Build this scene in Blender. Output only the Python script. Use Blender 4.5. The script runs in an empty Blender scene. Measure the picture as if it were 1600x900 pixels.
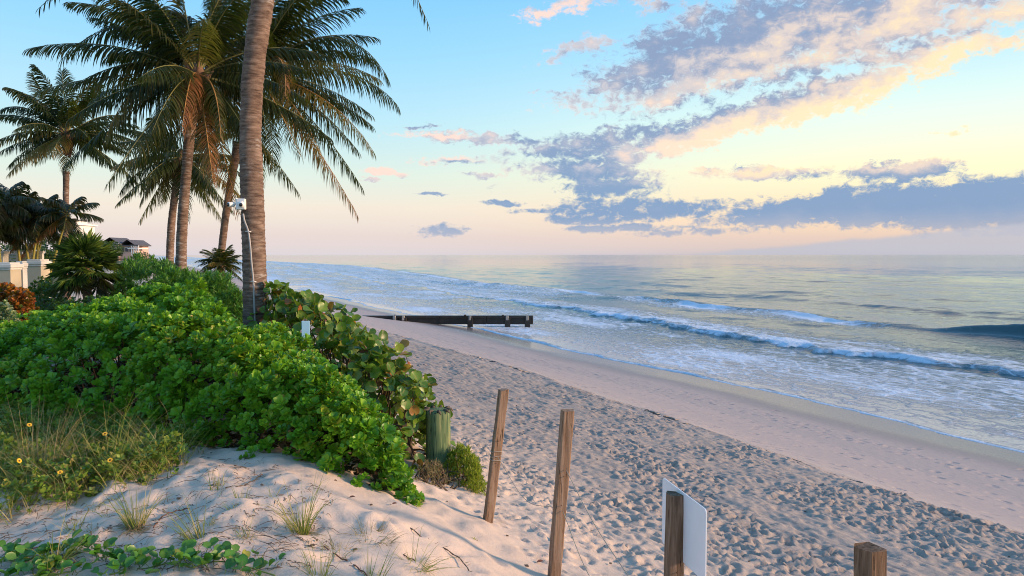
import bpy, math, random
import numpy as np
from mathutils import Vector, Matrix, Euler

R = math.radians
rng = np.random.default_rng(11)
random.seed(5)
scn = bpy.context.scene
COL = scn.collection

# ------------------------------------------------------------------ camera
CAM_Z = 5.5
FPX = 26.0/36.0*1600.0
PITCH = math.atan(52.0/FPX)
cam_d = bpy.data.cameras.new('camera'); cam_d.lens = 26.0; cam_d.sensor_width = 36.0
cam_d.clip_start = 0.05; cam_d.clip_end = 90000.0
cam = bpy.data.objects.new('camera', cam_d); COL.objects.link(cam)
cam.location = (0, 0, CAM_Z); cam.rotation_euler = (math.pi/2-PITCH, 0, 0)
scn.camera = cam
scn.view_settings.view_transform = 'Standard'
try: scn.view_settings.look = 'None'
except Exception: pass
scn.view_settings.exposure = 0.17; scn.view_settings.gamma = 1.0
scn.view_settings.use_curve_mapping = False
scn.cycles.use_denoising = True
scn.cycles.max_bounces = 6; scn.cycles.diffuse_bounces = 3; scn.cycles.transparent_max_bounces = 6
scn.cycles.sample_clamp_indirect = 6.0; scn.cycles.pixel_filter_type = 'BLACKMAN_HARRIS'; scn.cycles.filter_width = 1.0

SUN_AZ, SUN_EL = 96.0, 15.0        # degrees to the right of the view, degrees above the sea

def srgb(r, g, b):
    f = lambda c: (c/255/12.92) if c/255 <= 0.04045 else ((c/255+0.055)/1.055)**2.4
    return (f(r), f(g), f(b), 1.0)

class NT:
    """small node-tree writer: sockets or constants go straight into inputs"""
    def __init__(s, tree): s.t = tree
    def put(s, sock, v):
        if v is None: return
        if isinstance(v, bpy.types.NodeSocket): s.t.links.new(v, sock)
        else: sock.default_value = v
    def new(s, typ, ins=None, **props):
        n = s.t.nodes.new(typ)
        for k, v in props.items(): setattr(n, k, v)
        for k, v in (ins or {}).items(): s.put(n.inputs[k], v)
        return n
    def m(s, op, a, b=None, c=None, clamp=False):
        n = s.new('ShaderNodeMath', operation=op, use_clamp=clamp)
        for i, v in enumerate((a, b, c)): s.put(n.inputs[i], v)
        return n.outputs[0]
    def v(s, op, a, b=None, out=0):
        n = s.new('ShaderNodeVectorMath', operation=op)
        for i, x in enumerate((a, b)): s.put(n.inputs[i], x)
        return n.outputs[out]
    def smooth(s, x, a, b, lo=0.0, hi=1.0):
        n = s.new('ShaderNodeMapRange', {0: x, 1: a, 2: b, 3: lo, 4: hi}, interpolation_type='SMOOTHSTEP')
        return n.outputs[0]
    def lin(s, x, a, b, lo=0.0, hi=1.0):
        return s.new('ShaderNodeMapRange', {0: x, 1: a, 2: b, 3: lo, 4: hi}).outputs[0]
    def mix(s, f, a, b, mode='MIX'):
        n = s.new('ShaderNodeMix', data_type='RGBA', blend_type=mode)
        s.put(n.inputs[0], f); s.put(n.inputs[6], a); s.put(n.inputs[7], b)
        return n.outputs[2]
    def ramp(s, f, stops, interp='LINEAR'):
        n = s.new('ShaderNodeValToRGB'); cr = n.color_ramp; cr.interpolation = interp
        while len(cr.elements) > 1: cr.elements.remove(cr.elements[-1])
        for i, (p, c) in enumerate(stops):
            e = cr.elements[0] if i == 0 else cr.elements.new(p)
            e.position = p; e.color = c
        s.put(n.inputs[0], f); return n.outputs[0]
    def noise(s, vec, scale, detail=3.0, rough=0.5, dim='3D', dist=0.0, out=0):
        return s.new('ShaderNodeTexNoise', {'Vector': vec, 'Scale': scale, 'Detail': detail, 'Roughness': rough, 'Distortion': dist}, noise_dimensions=dim).outputs[out]
    def comb(s, x, y, z=0.0): return s.new('ShaderNodeCombineXYZ', {0: x, 1: y, 2: z}).outputs[0]

# ------------------------------------------------------------------ sky
def skypos(u, v):
    az = math.atan((u-800)/FPX)
    y, z = FPX, (450-v)
    yy = y*math.cos(PITCH)+z*math.sin(PITCH); zz = z*math.cos(PITCH)-y*math.sin(PITCH)
    x = u-800
    return math.degrees(math.atan2(x, yy)), math.degrees(math.atan2(zz, math.hypot(x, yy)))

CLOUDS = [  # centre px, half-widths px, tilt (deg, + rises to the right), weight, softness
    (1180, 62, 250, 62, 14, 1.0), (1400, 20, 190, 55, 10, 1.0), (1060, 98, 140, 28, 8, .95), (1190, 104, 100, 26, 4, .9),
    (1480, -60, 300, 60, 6, 1.0), (1230, -90, 300, 50, 4, .9), (1570, 14, 60, 22, 0, .8),
    (1430, 78, 100, 16, 8, .75), (960, 140, 80, 12, 3, .62), (900, 145, 50, 8, 0, .5),
    (1160, 186, 285, 24, 14, .98), (930, 226, 120, 20, 6, .9), (1320, 152, 130, 20, 13, .8), (740, 216, 110, 9, -2, .75), (670, 213, 45, 5, -4, .5),
    (920, 268, 105, 18, -3, .9), (965, 290, 80, 18, 0, .85), (950, 325, 95, 17, 0, .92), (1060, 328, 120, 13, 4, .85), (920, 342, 60, 8, 0, .8),
    (1430, 318, 270, 25, 3, 1.35), (1580, 318, 170, 36, 2, 1.45), (1400, 268, 70, 14, 3, 1.0), (1240, 328, 110, 14, 2, 1.1), (1195, 272, 105, 9, -2, .8), (1330, 297, 60, 9, 4, .8),
    (980, 357, 95, 6, 1, .75), (1090, 362, 90, 6, 2, .6), (605, 270, 34, 6, 0, .75), (575, 281, 22, 3, 3, .6),
    (686, 361, 38, 10, 0, .75), (672, 302, 24, 3, 0, .7), (785, 318, 42, 4, 0, .75), (720, 250, 60, 8, 0, .5), (750, 275, 38, 4, -2, .65), (835, 329, 36, 5, 0, .65),
    (880, 10, 60, 12, 12, .62), (660, 195, 38, 4, 0, .5), (1010, 15, 40, 10, 10, .6), (905, 75, 60, 14, 14, .55), (1500, 75, 90, 12, 2, .7),
    (1495, 203, 26, 3, 4, .5), (1110, 268, 30, 5, 0, .6), (1010, 283, 40, 5, 0, .6),
]
def build_world():
    w = bpy.data.worlds.new('World'); scn.world = w; w.use_nodes = True
    t = w.node_tree; t.nodes.clear(); N = NT(t)
    # ---- cloud cover group over (azimuth, elevation) in degrees: a union of soft ellipses
    g = bpy.data.node_groups.new('cloud_cover', 'ShaderNodeTree')
    g.interface.new_socket('P', in_out='INPUT', socket_type='NodeSocketVector')
    g.interface.new_socket('M', in_out='OUTPUT', socket_type='NodeSocketFloat')
    G = NT(g); gi = g.nodes.new('NodeGroupInput'); go = g.nodes.new('NodeGroupOutput')
    P0 = gi.outputs[0]
    d1 = 180/math.pi/FPX
    acc = None
    extra = [(46, 17, 11, 3.2, 12, .95), (60, 6, 18, 1.6, 2, 1.2), (30, 27, 12, 2.6, 12, .9), (66, 24, 12, 3, 8, .85),
             (-66, 6, 12, .8, 0, .7), (100, 12, 16, 2.4, 4, 1.0), (-125, 10, 14, 1.6, 0, .8), (165, 9, 13, 1.5, 0, .8)]
    ell = [(*skypos(u, v), ru*d1, rv*d1, ti, wt) for u, v, ru, rv, ti, wt in CLOUDS] + extra
    px = G.new('ShaderNodeSeparateXYZ', {0: P0})
    for az, el, ra, re, ti, wt in ell:      # each step reads the last one's result (times 0) so Cycles evaluates them in turn
        q_ = G.comb(px.outputs[0], px.outputs[1], 0.0 if acc is None else acc)
        ra *= 1.2; re *= 1.2; c_, s_ = math.cos(R(ti)), math.sin(R(ti))
        q_ = G.v('SUBTRACT', q_, (az, el, 0.0))
        dx = G.v('DOT_PRODUCT', q_, (c_/ra, s_/ra, 0.0), out=1); dy = G.v('DOT_PRODUCT', q_, (-s_/re, c_/re, 0.0), out=1)
        r2 = G.m('MULTIPLY_ADD', dx, dx, G.m('MULTIPLY', dy, dy))
        mk = G.m('MULTIPLY_ADD', r2, -wt, wt)
        acc = mk if acc is None else G.m('MAXIMUM', acc, mk)
    g.links.new(G.m('MAXIMUM', acc, -0.9), go.inputs[0])
    # ---- direction
    d = N.v('NORMALIZE', N.new('ShaderNodeTexCoord').outputs['Generated'])
    sp = N.new('ShaderNodeSeparateXYZ', {0: d})
    az = N.m('MULTIPLY', N.m('ARCTAN2', sp.outputs[0], sp.outputs[1]), 180/math.pi)
    el = N.m('MULTIPLY', N.m('ARCSINE', sp.outputs[2]), 180/math.pi)
    fac = N.m('SQRT', N.m('DIVIDE', N.m('MAXIMUM', el, 0.0), 90.0))
    q = lambda lst: [(math.sqrt(e/90), srgb(*c)) for e, c in lst]
    left = N.ramp(fac, q([(0, (214, 208, 215)), (1.4, (226, 211, 207)), (3.6, (238, 227, 212)), (6.0, (219, 234, 224)), (9.7, (188, 229, 242)), (14.5, (157, 216, 253)), (19, (133, 203, 254)), (35, (112, 180, 242)), (90, (128, 172, 226))]))
    right = N.ramp(fac, q([(0, (186, 180, 190)), (1.2, (226, 200, 186)), (2.6, (250, 219, 183)), (4.2, (252, 233, 194)), (6.2, (254, 249, 208)), (9.7, (231, 251, 238)), (14.5, (182, 230, 251)), (19, (150, 212, 252)), (35, (122, 184, 242)), (90, (128, 172, 226))]))
    fr = N.m('MULTIPLY', N.smooth(az, -14.0, 30.0), N.smooth(N.m('ABSOLUTE', az), 115.0, 175.0, 1.0, 0.0))
    grad = N.mix(fr, left, right)
    sky = N.new('ShaderNodeTexSky', sky_type='NISHITA', sun_disc=False, sun_elevation=R(SUN_EL), sun_rotation=R(SUN_AZ))
    sky.air_density = 1.2; sky.dust_density = 1.5
    nish = N.v('SCALE', sky.outputs[0]); nish.node.inputs[3].default_value = 0.10
    base = N.mix(0.05, grad, nish)
    # ---- clouds
    p = N.comb(az, el)
    def cover(vec):
        n = t.nodes.new('ShaderNodeGroup'); n.node_tree = g; t.links.new(vec, n.inputs[0]); return n.outputs[0]
    sc = N.v('MULTIPLY', p, (0.42, 0.66, 1))
    wob = N.v('SUBTRACT', N.noise(sc, 1.25, 4, .6, '2D', out=1), (.5, .5, .5))
    wk = N.smooth(el, 3.0, 9.0, .35, 1.0)
    pw = N.v('ADD', p, N.v('MULTIPLY', wob, N.comb(N.m('MULTIPLY', wk, 3.4), N.m('MULTIPLY', wk, 1.8))))
    LD = (1.7, -1.0, 0)
    low = lambda vec: N.m('MULTIPLY', N.m('SUBTRACT', N.noise(vec, 1.0, 2.5, .5, '2D'), .5), 1.5)
    L1 = N.m('ADD', cover(pw), low(sc))
    L2 = N.m('ADD', cover(N.v('ADD', pw, LD)), low(N.v('ADD', sc, (LD[0]*.42, LD[1]*.66, 0))))
    hi = N.m('SUBTRACT', N.noise(sc, 3.3, 6, .68, '2D', .35), .5)
    D = N.m('MULTIPLY_ADD', hi, 1.85, L1)
    alpha = N.smooth(D, -0.04, 0.72)
    lit = N.m('MULTIPLY_ADD', N.m('SUBTRACT', L1, L2), .40, .11)
    lit = N.m('MULTIPLY_ADD', N.smooth(D, .1, .75, 1, 0), .34, lit)
    lit = N.m('MULTIPLY_ADD', hi, .5, lit)
    lit = N.m('MULTIPLY_ADD', N.smooth(az, 8.0, 30.0), .14, lit)
    bank = N.smooth(el, 4.4, 6.8)                      # the low bank faces away from the dawn: stays slate blue
    lit = N.m('MULTIPLY', lit, N.m('MULTIPLY_ADD', bank, .85, .15))
    lit = N.smooth(lit, -0.05, .85)
    warm = N.mix(N.smooth(az, 2, 26), srgb(250, 218, 204), srgb(255, 229, 186))
    mid = N.mix(N.smooth(az, 0, 28), srgb(196, 196, 206), srgb(226, 208, 198))
    dark = N.mix(N.smooth(el, 4, 12), srgb(126, 156, 193), srgb(138, 156, 188))
    ccol = N.mix(N.smooth(lit, 0, .5), dark, mid); ccol = N.mix(N.smooth(lit, .42, 1), ccol, warm)
    ccol = N.mix(N.smooth(el, 0, 3.4, .5, 0), ccol, base)
    out = N.mix(N.m('MULTIPLY', alpha, .96), base, ccol)
    # grey haze bank lying on the horizon to the right
    edge = N.m('ADD', N.m('MULTIPLY', N.m('SUBTRACT', az, 13.0), .095), N.m('MULTIPLY', N.m('SUBTRACT', N.noise(p, .5, 4), .5), .5))
    hz = N.m('MULTIPLY', N.smooth(N.m('SUBTRACT', edge, el), -.12, .25), N.smooth(az, 100, 160, 1, 0))
    edge_cap = N.smooth(el, 3.2, 2.4)
    out = N.mix(N.m('MULTIPLY', N.m('MULTIPLY', hz, N.smooth(el, 2.2, 3.4, 1, 0)), .85), out, srgb(186, 187, 198))
    bg1 = N.new('ShaderNodeBackground', {0: base, 1: 1.0}); bg2 = N.new('ShaderNodeBackground', {0: out, 1: 1.0})
    belt = N.m('MULTIPLY', N.m('GREATER_THAN', el, 0.0), N.m('LESS_THAN', el, 36.0))   # no cloud is defined outside this belt
    bg = N.new('ShaderNodeMixShader', {0: belt, 1: bg1.outputs[0], 2: bg2.outputs[0]})
    o = t.nodes.new('ShaderNodeOutputWorld'); t.links.new(bg.outputs[0], o.inputs[0])
    w.cycles.sampling_method = 'MANUAL'; w.cycles.sample_map_resolution = 512
build_world()

sun_d = bpy.data.lights.new('sun', 'SUN'); sun_d.energy = 5.0; sun_d.angle = R(9); sun_d.color = (1.0, .66, .42)
sun = bpy.data.objects.new('sun', sun_d); COL.objects.link(sun)
sd = Vector((math.sin(R(SUN_AZ))*math.cos(R(SUN_EL)), math.cos(R(SUN_AZ))*math.cos(R(SUN_EL)), math.sin(R(SUN_EL))))
sun.rotation_euler = sd.to_track_quat('Z', 'Y').to_euler()

# ------------------------------------------------------------------ helpers
def at(u, v, Y):
    """world point seen at photo pixel (u, v) that stands Y metres in front of the camera"""
    x, y, z = (u-800)/FPX, 1.0, (450-v)/FPX
    yy = y*math.cos(PITCH)+z*math.sin(PITCH); zz = z*math.cos(PITCH)-y*math.sin(PITCH)
    k = Y/yy
    return np.array([x*k, Y, CAM_Z+zz*k])

TX, TY = -0.45, 0.893      # along the shore (away from the viewer)
NX, NY = 0.893, 0.45       # towards the sea
def sn(x, y): return x*TX+y*TY, x*NX+y*NY
def xy(s, n): return s*TX+n*NX, s*TY+n*NY

def _h(ix, iy, seed):
    h = (ix.astype(np.int64)*374761393 + iy.astype(np.int64)*668265263 + seed*974634777) & 0x7fffffff
    h = ((h ^ (h >> 13))*1274126177) & 0x7fffffff
    h = h ^ (h >> 16)
    return (h & 0xffff)/65535.0
def vnoise(x, y, seed=0):
    x = np.asarray(x, float); y = np.asarray(y, float)
    ix = np.floor(x); iy = np.floor(y); fx = x-ix; fy = y-iy
    fx = fx*fx*fx*(fx*(fx*6-15)+10); fy = fy*fy*fy*(fy*(fy*6-15)+10)
    a = _h(ix, iy, seed); b = _h(ix+1, iy, seed); c = _h(ix, iy+1, seed); d = _h(ix+1, iy+1, seed)
    return (a+(b-a)*fx)*(1-fy)+(c+(d-c)*fx)*fy
def fbm(x, y, seed=0, oct=4, gain=.5):
    t = 0; amp = 1; tot = 0
    for i in range(oct):
        t = t+amp*vnoise(x*2**i, y*2**i, seed+i*17); tot += amp; amp *= gain
    return t/tot
def sstep(x, a, b):
    t = np.clip((x-a)/(b-a), 0, 1); return t*t*(3-2*t)

PN = [-400, -60, -8, -3.2, -1.2, 0.0, 0.7, 1.3, 2.0, 2.8, 4.0, 6.0, 9.0, 10.0, 12.0, 15.0, 18.0, 22.0, 30.0, 45.0, 80.0, 200.0]
PZ = [4.5, 4.0, 3.9, 3.72, 3.62, 3.70, 3.78, 3.66, 3.36, 3.06, 2.80, 2.52, 2.22, 2.04, 1.46, 0.80, 0.40, 0.0, -.7, -1.6, -4.0, -9.0]
_pn = np.linspace(-20, 60, 1601); _pz = np.interp(_pn, PN, PZ)
for _ in range(3): _pz[5:-5] = np.convolve(_pz, np.ones(11)/11, 'same')[5:-5]
def ground(x, y):
    s, n = sn(np.asarray(x, float), np.asarray(y, float))
    w = (fbm(s*.05+9, n*0+3, 5, 2)-.5)
    nn = n + w*1.2*sstep(n, 5, 9)
    z = np.where((nn > -19) & (nn < 59), np.interp(nn, _pn, _pz), np.interp(nn, PN, PZ))
    dune = sstep(n, 4.5, 2.0)
    z = z + (fbm(s*.5, n*.7, 21, 3)-.5)*.26*dune*sstep(s, 1, 5)
    z = z + (fbm(s*1.6, n*2.0, 31, 3)-.5)*.09*dune
    return z
def gz(x, y): return float(ground(np.array([x]), np.array([y]))[0])

MATS = {}
def mk(name, V, F, mat, parent=None, smooth=True, attrs=None, loc=None, Q=None):
    """one mesh object; V in world metres; F triangles/quads (array) or list of faces; Q optional second quad array"""
    V = np.asarray(V, np.float32)
    me = bpy.data.meshes.new(name)
    off = None
    if parent is not None: off = np.array(parent_loc(parent), np.float32)
    elif loc is not None: off = np.array(loc, np.float32)
    if off is not None: V = V-off
    groups = [np.asarray(f, np.int32) for f in ((F, Q) if Q is not None else (F,)) if not isinstance(f, list) and len(f)]
    if isinstance(F, list):
        me.from_pydata([tuple(map(float, v)) for v in V], [], F)
    else:
        nl = sum(g.size for g in groups); nf = sum(len(g) for g in groups)
        me.vertices.add(len(V)); me.loops.add(nl); me.polygons.add(nf)
        me.vertices.foreach_set('co', V.ravel())
        me.loops.foreach_set('vertex_index', np.concatenate([g.ravel() for g in groups]))
        tot = np.concatenate([np.full(len(g), g.shape[1], np.int32) for g in groups])
        st = np.concatenate([[0], np.cumsum(tot)[:-1]]).astype(np.int32)
        me.polygons.foreach_set('loop_start', st)
        try: me.polygons.foreach_set('loop_total', tot)
        except Exception: pass
    me.update(calc_edges=True)
    if attrs:
        for k, a in attrs.items():
            at_ = me.attributes.new(k, 'FLOAT', 'POINT'); at_.data.foreach_set('value', np.asarray(a, np.float32))
    me.validate()
    if smooth: me.polygons.foreach_set('use_smooth', np.ones(len(me.polygons), bool))
    me.materials.append(MATS[mat])
    o = bpy.data.objects.new(name, me); COL.objects.link(o)
    if parent is not None: o.parent = parent
    elif loc is not None: o.location = loc
    return o
def parent_loc(p):
    l = np.array(p.location, float)
    while p.parent is not None:
        p = p.parent; l = l+np.array(p.location, float)
    return l
def thing(name, label, cat, loc, group=None):
    o = bpy.data.objects.new(name, None); COL.objects.link(o); o.empty_display_size = .2
    o.location = tuple(map(float, loc)); return tag(o, label, cat, group)
def tag(o, label=None, cat=None, group=None, kind=None):
    if label: o['label'] = label
    if cat: o['category'] = cat
    if group: o['group'] = group
    if kind: o['kind'] = kind
    return o

class MB:
    def __init__(s): s.V = []; s.F = []; s.n = 0
    def add(s, V, F):
        s.V.append(np.asarray(V, float)); s.F += [tuple(int(i)+s.n for i in f) for f in F]; s.n += len(V); return s
    def box(s, c, size, rz=0.0, jit=0.0):
        x, y, z = (q/2 for q in size)
        V = np.array([(-x,-y,-z),(x,-y,-z),(x,y,-z),(-x,y,-z),(-x,-y,z),(x,-y,z),(x,y,z),(-x,y,z)])
        if jit: V = V+rng.uniform(-jit, jit, V.shape)
        c_, s_ = math.cos(rz), math.sin(rz)
        V = V@np.array([[c_, s_, 0], [-s_, c_, 0], [0, 0, 1]])+np.array(c)
        return s.add(V, [(0,3,2,1),(4,5,6,7),(0,1,5,4),(1,2,6,5),(2,3,7,6),(3,0,4,7)])
    def tube(s, pts, rad, seg=8, cap=True):
        V, F = tube(pts, rad, seg, cap); return s.add(V, F)
    def build(s, name, mat, parent=None, smooth=False, loc=None, bevel=0):
        o = mk(name, np.concatenate(s.V), s.F, mat, parent, smooth, loc=loc)
        if bevel:
            b = o.modifiers.new('bevel', 'BEVEL'); b.width = bevel; b.segments = 2; b.limit_method = 'ANGLE'
        return o

def frames(P):
    P = np.asarray(P, float); T = np.gradient(P, axis=0); T /= np.linalg.norm(T, axis=1)[:, None]+1e-9
    up = np.array([0, 0, 1.0]) if abs(T[0][2]) < .9 else np.array([0, 1.0, 0])
    S = np.cross(T, up); S /= np.linalg.norm(S, axis=1)[:, None]+1e-9
    return T, S, np.cross(S, T)
def tube(pts, rad, seg=8, cap=True):
    P = np.asarray(pts, float); rad = np.broadcast_to(np.asarray(rad, float), (len(P),))
    T, S, U = frames(P)
    a = np.linspace(0, 2*np.pi, seg, endpoint=False)
    V = P[:, None]+rad[:, None, None]*(np.cos(a)[None, :, None]*S[:, None]+np.sin(a)[None, :, None]*U[:, None])
    V = V.reshape(-1, 3); F = []
    for i in range(len(P)-1):
        for j in range(seg):
            k = (j+1) % seg
            F.append((i*seg+j, i*seg+k, (i+1)*seg+k, (i+1)*seg+j))
    if cap:
        F.append(tuple(range(seg))[::-1]); F.append(tuple((len(P)-1)*seg+j for j in range(seg)))
    return V, F
def spline(pts, n):
    """Catmull-Rom through the points"""
    P = np.asarray(pts, float); P = np.vstack([2*P[0]-P[1], P, 2*P[-1]-P[-2]])
    out = []
    m = len(P)-3
    for t in np.linspace(0, m, n):
        i = min(int(t), m-1); f = t-i
        p0, p1, p2, p3 = P[i:i+4]
        out.append(.5*((2*p1)+(-p0+p2)*f+(2*p0-5*p1+4*p2-p3)*f*f+(-p0+3*p1-3*p2+p3)*f**3))
    return np.array(out)
def bez(a, b, c, t):
    t = np.asarray(t)[:, None]; return (1-t)**2*a+2*t*(1-t)*b+t*t*c
def unit(v): v = np.asarray(v, float); return v/(np.linalg.norm(v, axis=-1, keepdims=True)+1e-9)

# leaf templates: rows of (distance along, half width, lift); a crease runs down the middle
def template(rows, crease=.12):
    V = []; F = []; prev = None
    for y, w, z in rows:
        if w <= 0: ids = [len(V)]; V.append((0, y, z))
        else:
            ids = [len(V), len(V)+1, len(V)+2]; V += [(-w, y, z+crease*w), (0, y, z-crease*w*.4), (w, y, z+crease*w)]
        if prev is not None:
            if len(prev) == 1 and len(ids) == 3: F += [(prev[0], ids[1], ids[0]), (prev[0], ids[2], ids[1])]
            elif len(prev) == 3 and len(ids) == 3: F += [(prev[0], prev[1], ids[1]), (prev[0], ids[1], ids[0]), (prev[1], prev[2], ids[2]), (prev[1], ids[2], ids[1])]
            elif len(prev) == 3 and len(ids) == 1: F += [(prev[0], prev[1], ids[0]), (prev[1], prev[2], ids[0])]
        prev = ids
    return np.array(V, float), np.array(F, int)
T_NAU = template([(0, 0, 0), (.45, .20, .06), (.80, .31, .10), (1.0, 0, .06)], .25)
T_LANCE = template([(0, 0, 0), (.4, .11, .05), (1.0, 0, -.05)], .3)
T_OVAL = template([(0, 0, 0), (.35, .28, .03), (.7, .25, .02), (1.0, 0, -.05)], .3)
T_SEG = template([(0, 0, 0), (.5, .5, .0), (1.0, 0, -.06)], .2)
def leaves(base, yd, zd, length, width, tpl):
    """many leaves at once: returns V, F, per-vertex leaf index"""
    tv, tf = tpl; M = len(base)
    yd = unit(yd); xd = unit(np.cross(yd, zd)); zd = np.cross(xd, yd)
    L = np.broadcast_to(np.asarray(length, float), (M,)); W = np.broadcast_to(np.asarray(width, float), (M,))
    V = base[:, None]+tv[None, :, 0, None]*(W)[:, None, None]*xd[:, None]+tv[None, :, 1, None]*L[:, None, None]*yd[:, None]+tv[None, :, 2, None]*L[:, None, None]*zd[:, None]
    F = tf[None]+(np.arange(M)*len(tv))[:, None, None]
    return V.reshape(-1, 3), F.reshape(-1, 3), np.repeat(np.arange(M), len(tv))
def blades(base, d, length, width, bend, nseg=4):
    """grass blades: strips that start along d and sag by bend"""
    M = len(base); d = unit(d); L = np.broadcast_to(length, (M,)); B = np.broadcast_to(bend, (M,)); W = np.broadcast_to(width, (M,))
    side = unit(np.cross(d, rng.normal(size=(M, 3))))
    P = [base]; dd = d.copy()
    for k in range(nseg):
        P.append(P[-1]+dd*(L/nseg)[:, None]); dd = unit(dd+np.array([0, 0, -1])*(B/nseg*(k+1)*.6)[:, None])
    V = []; 
    for k in range(nseg+1):
        w = W*(1-k/nseg)**.7*.5+.0002
        V += [P[k]-side*w[:, None], P[k]+side*w[:, None]]
    V = np.stack(V, 1); nv = 2*(nseg+1)
    q = np.array([(2*k, 2*k+1, 2*k+3, 2*k+2) for k in range(nseg)])
    F = q[None]+(np.arange(M)*nv)[:, None, None]
    return V.reshape(-1, 3), F.reshape(-1, 4), np.repeat(np.arange(M), nv)

# ------------------------------------------------------------------ materials
def mat(name):
    m = bpy.data.materials.new(name); m.use_nodes = True; t = m.node_tree; t.nodes.clear()
    MATS[name] = m; N = NT(t)
    N.bsdf = N.new('ShaderNodeBsdfPrincipled'); N.out = N.new('ShaderNodeOutputMaterial')
    t.links.new(N.bsdf.outputs[0], N.out.inputs[0])
    N.pos = N.new('ShaderNodeNewGeometry').outputs['Position']
    N.obj = N.new('ShaderNodeTexCoord').outputs['Object']
    return N
def setb(N, **k):
    names = dict(col='Base Color', rough='Roughness', spec='Specular IOR Level', ior='IOR', normal='Normal', metal='Metallic', sheen='Sheen Weight')
    for a, v in k.items(): N.put(N.bsdf.inputs[names[a]], v)
def bump(N, h, strength, dist): return N.new('ShaderNodeBump', {'Height': h, 'Strength': strength, 'Distance': dist}).outputs[0]

def leaf_mat(name, stops, rough=.4, trans=.3, spec=.5, veins=False):
    """colour by a per-leaf value (mesh attribute 'tint' plus the object's own random number)"""
    N = mat(name)
    a = N.new('ShaderNodeAttribute', attribute_name='tint').outputs['Fac']
    r = N.new('ShaderNodeObjectInfo').outputs['Random']
    f = N.m('FRACT', N.m('ADD', a, r))
    c = N.ramp(f, [(p, (*k, 1)) for p, k in stops])
    mott = N.noise(N.pos, 35, 3, .6)
    c = N.mix(.35, c, N.mix(mott, (.5, .5, .5, 1), (1.5, 1.5, 1.5, 1)), 'MULTIPLY') if False else N.mix(N.lin(mott, .35, .7, 0, .35), c, N.mix(.5, c, (.02, .03, .01, 1)))
    if veins:
        rim = N.new('ShaderNodeAttribute', attribute_name='rim').outputs['Fac']
        c = N.mix(N.smooth(rim, .16, .0, 0, .55), c, (.34, .30, .09, 1))
        c = N.mix(N.m('MULTIPLY', N.smooth(rim, .8, 1.0), N.smooth(N.noise(N.pos, 14, 3), .45, .65)), c, (.20, .09, .03, 1))
        c = N.mix(N.smooth(N.noise(N.pos, 55, 2), .68, .74, 0, .7), c, (.07, .04, .02, 1))
    setb(N, col=c, rough=rough, spec=spec)
    tr = N.new('ShaderNodeBsdfTranslucent', {0: N.mix(.5, c, (.25, .35, .02, 1))})
    mx = N.new('ShaderNodeMixShader', {0: trans, 1: N.bsdf.outputs[0], 2: tr.outputs[0]})
    N.t.links.new(mx.outputs[0], N.out.inputs[0]); return N

leaf_mat('naupaka_leaf', [(0, (.06, .22, .012)), (.35, (.105, .32, .016)), (.7, (.17, .42, .022)), (.93, (.27, .50, .03)), (.985, (.36, .42, .03)), (1, (.40, .24, .05))], .38, .35, .42)
leaf_mat('oleander_leaf', [(0, (.04, .16, .02)), (.5, (.075, .24, .03)), (1, (.14, .34, .05))], .4, .3)
leaf_mat('dark_shrub_leaf', [(0, (.02, .07, .015)), (.6, (.04, .11, .02)), (1, (.08, .16, .03))], .4, .25)
leaf_mat('sea_grape_leaf', [(0, (.04, .11, .015)), (.3, (.075, .18, .02)), (.6, (.13, .26, .025)), (.84, (.20, .32, .035)), (.91, (.28, .26, .04)), (.955, (.42, .16, .03)), (1, (.28, .07, .03))], .38, .3, .5, True)
leaf_mat('croton_leaf', [(0, (.30, .06, .015)), (.4, (.36, .12, .02)), (.7, (.28, .16, .02)), (.85, (.08, .12, .02)), (1, (.35, .05, .02))], .4, .25)
leaf_mat('variegated_leaf', [(0, (.12, .22, .06)), (.5, (.28, .36, .16)), (1, (.45, .5, .28))], .4, .25)
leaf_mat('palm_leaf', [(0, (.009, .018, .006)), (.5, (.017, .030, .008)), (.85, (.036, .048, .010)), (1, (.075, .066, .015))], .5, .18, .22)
leaf_mat('palm_leaf_dry', [(0, (.16, .06, .02)), (.5, (.24, .095, .03)), (1, (.32, .15, .05))], .6, .3)
leaf_mat('palm_leaf_gold', [(0, (.06, .07, .015)), (.5, (.13, .11, .025)), (1, (.2, .13, .035))], .5, .3)
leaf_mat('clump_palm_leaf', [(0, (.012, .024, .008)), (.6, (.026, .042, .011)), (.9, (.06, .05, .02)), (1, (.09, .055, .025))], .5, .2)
leaf_mat('fan_leaf', [(0, (.04, .10, .015)), (.6, (.09, .17, .03)), (1, (.18, .26, .05))], .42, .25)
leaf_mat('herb_leaf', [(0, (.24, .32, .03)), (.5, (.36, .44, .04)), (1, (.50, .52, .07))], .5, .4)
leaf_mat('dune_herb_leaf', [(0, (.07, .17, .02)), (.5, (.15, .27, .03)), (.85, (.25, .33, .04)), (1, (.33, .27, .07))], .5, .3)
leaf_mat('vine_leaf', [(0, (.045, .17, .018)), (.6, (.08, .26, .025)), (.93, (.12, .26, .04)), (1, (.35, .35, .05))], .34, .28)
leaf_mat('grass_green', [(0, (.12, .19, .025)), (.4, (.26, .30, .05)), (.65, (.40, .35, .12)), (1, (.50, .39, .20))], .55, .35)
leaf_mat('grass_dry', [(0, (.22, .16, .08)), (.5, (.34, .26, .14)), (1, (.46, .38, .22))], .7, .3)
leaf_mat('litter_leaf', [(0, (.035, .022, .014)), (.6, (.07, .045, .026)), (1, (.13, .085, .045))], .8, .1, .2)
leaf_mat('tree_leaf', [(0, (.03, .07, .02)), (1, (.07, .13, .035))], .5, .2)

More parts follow.
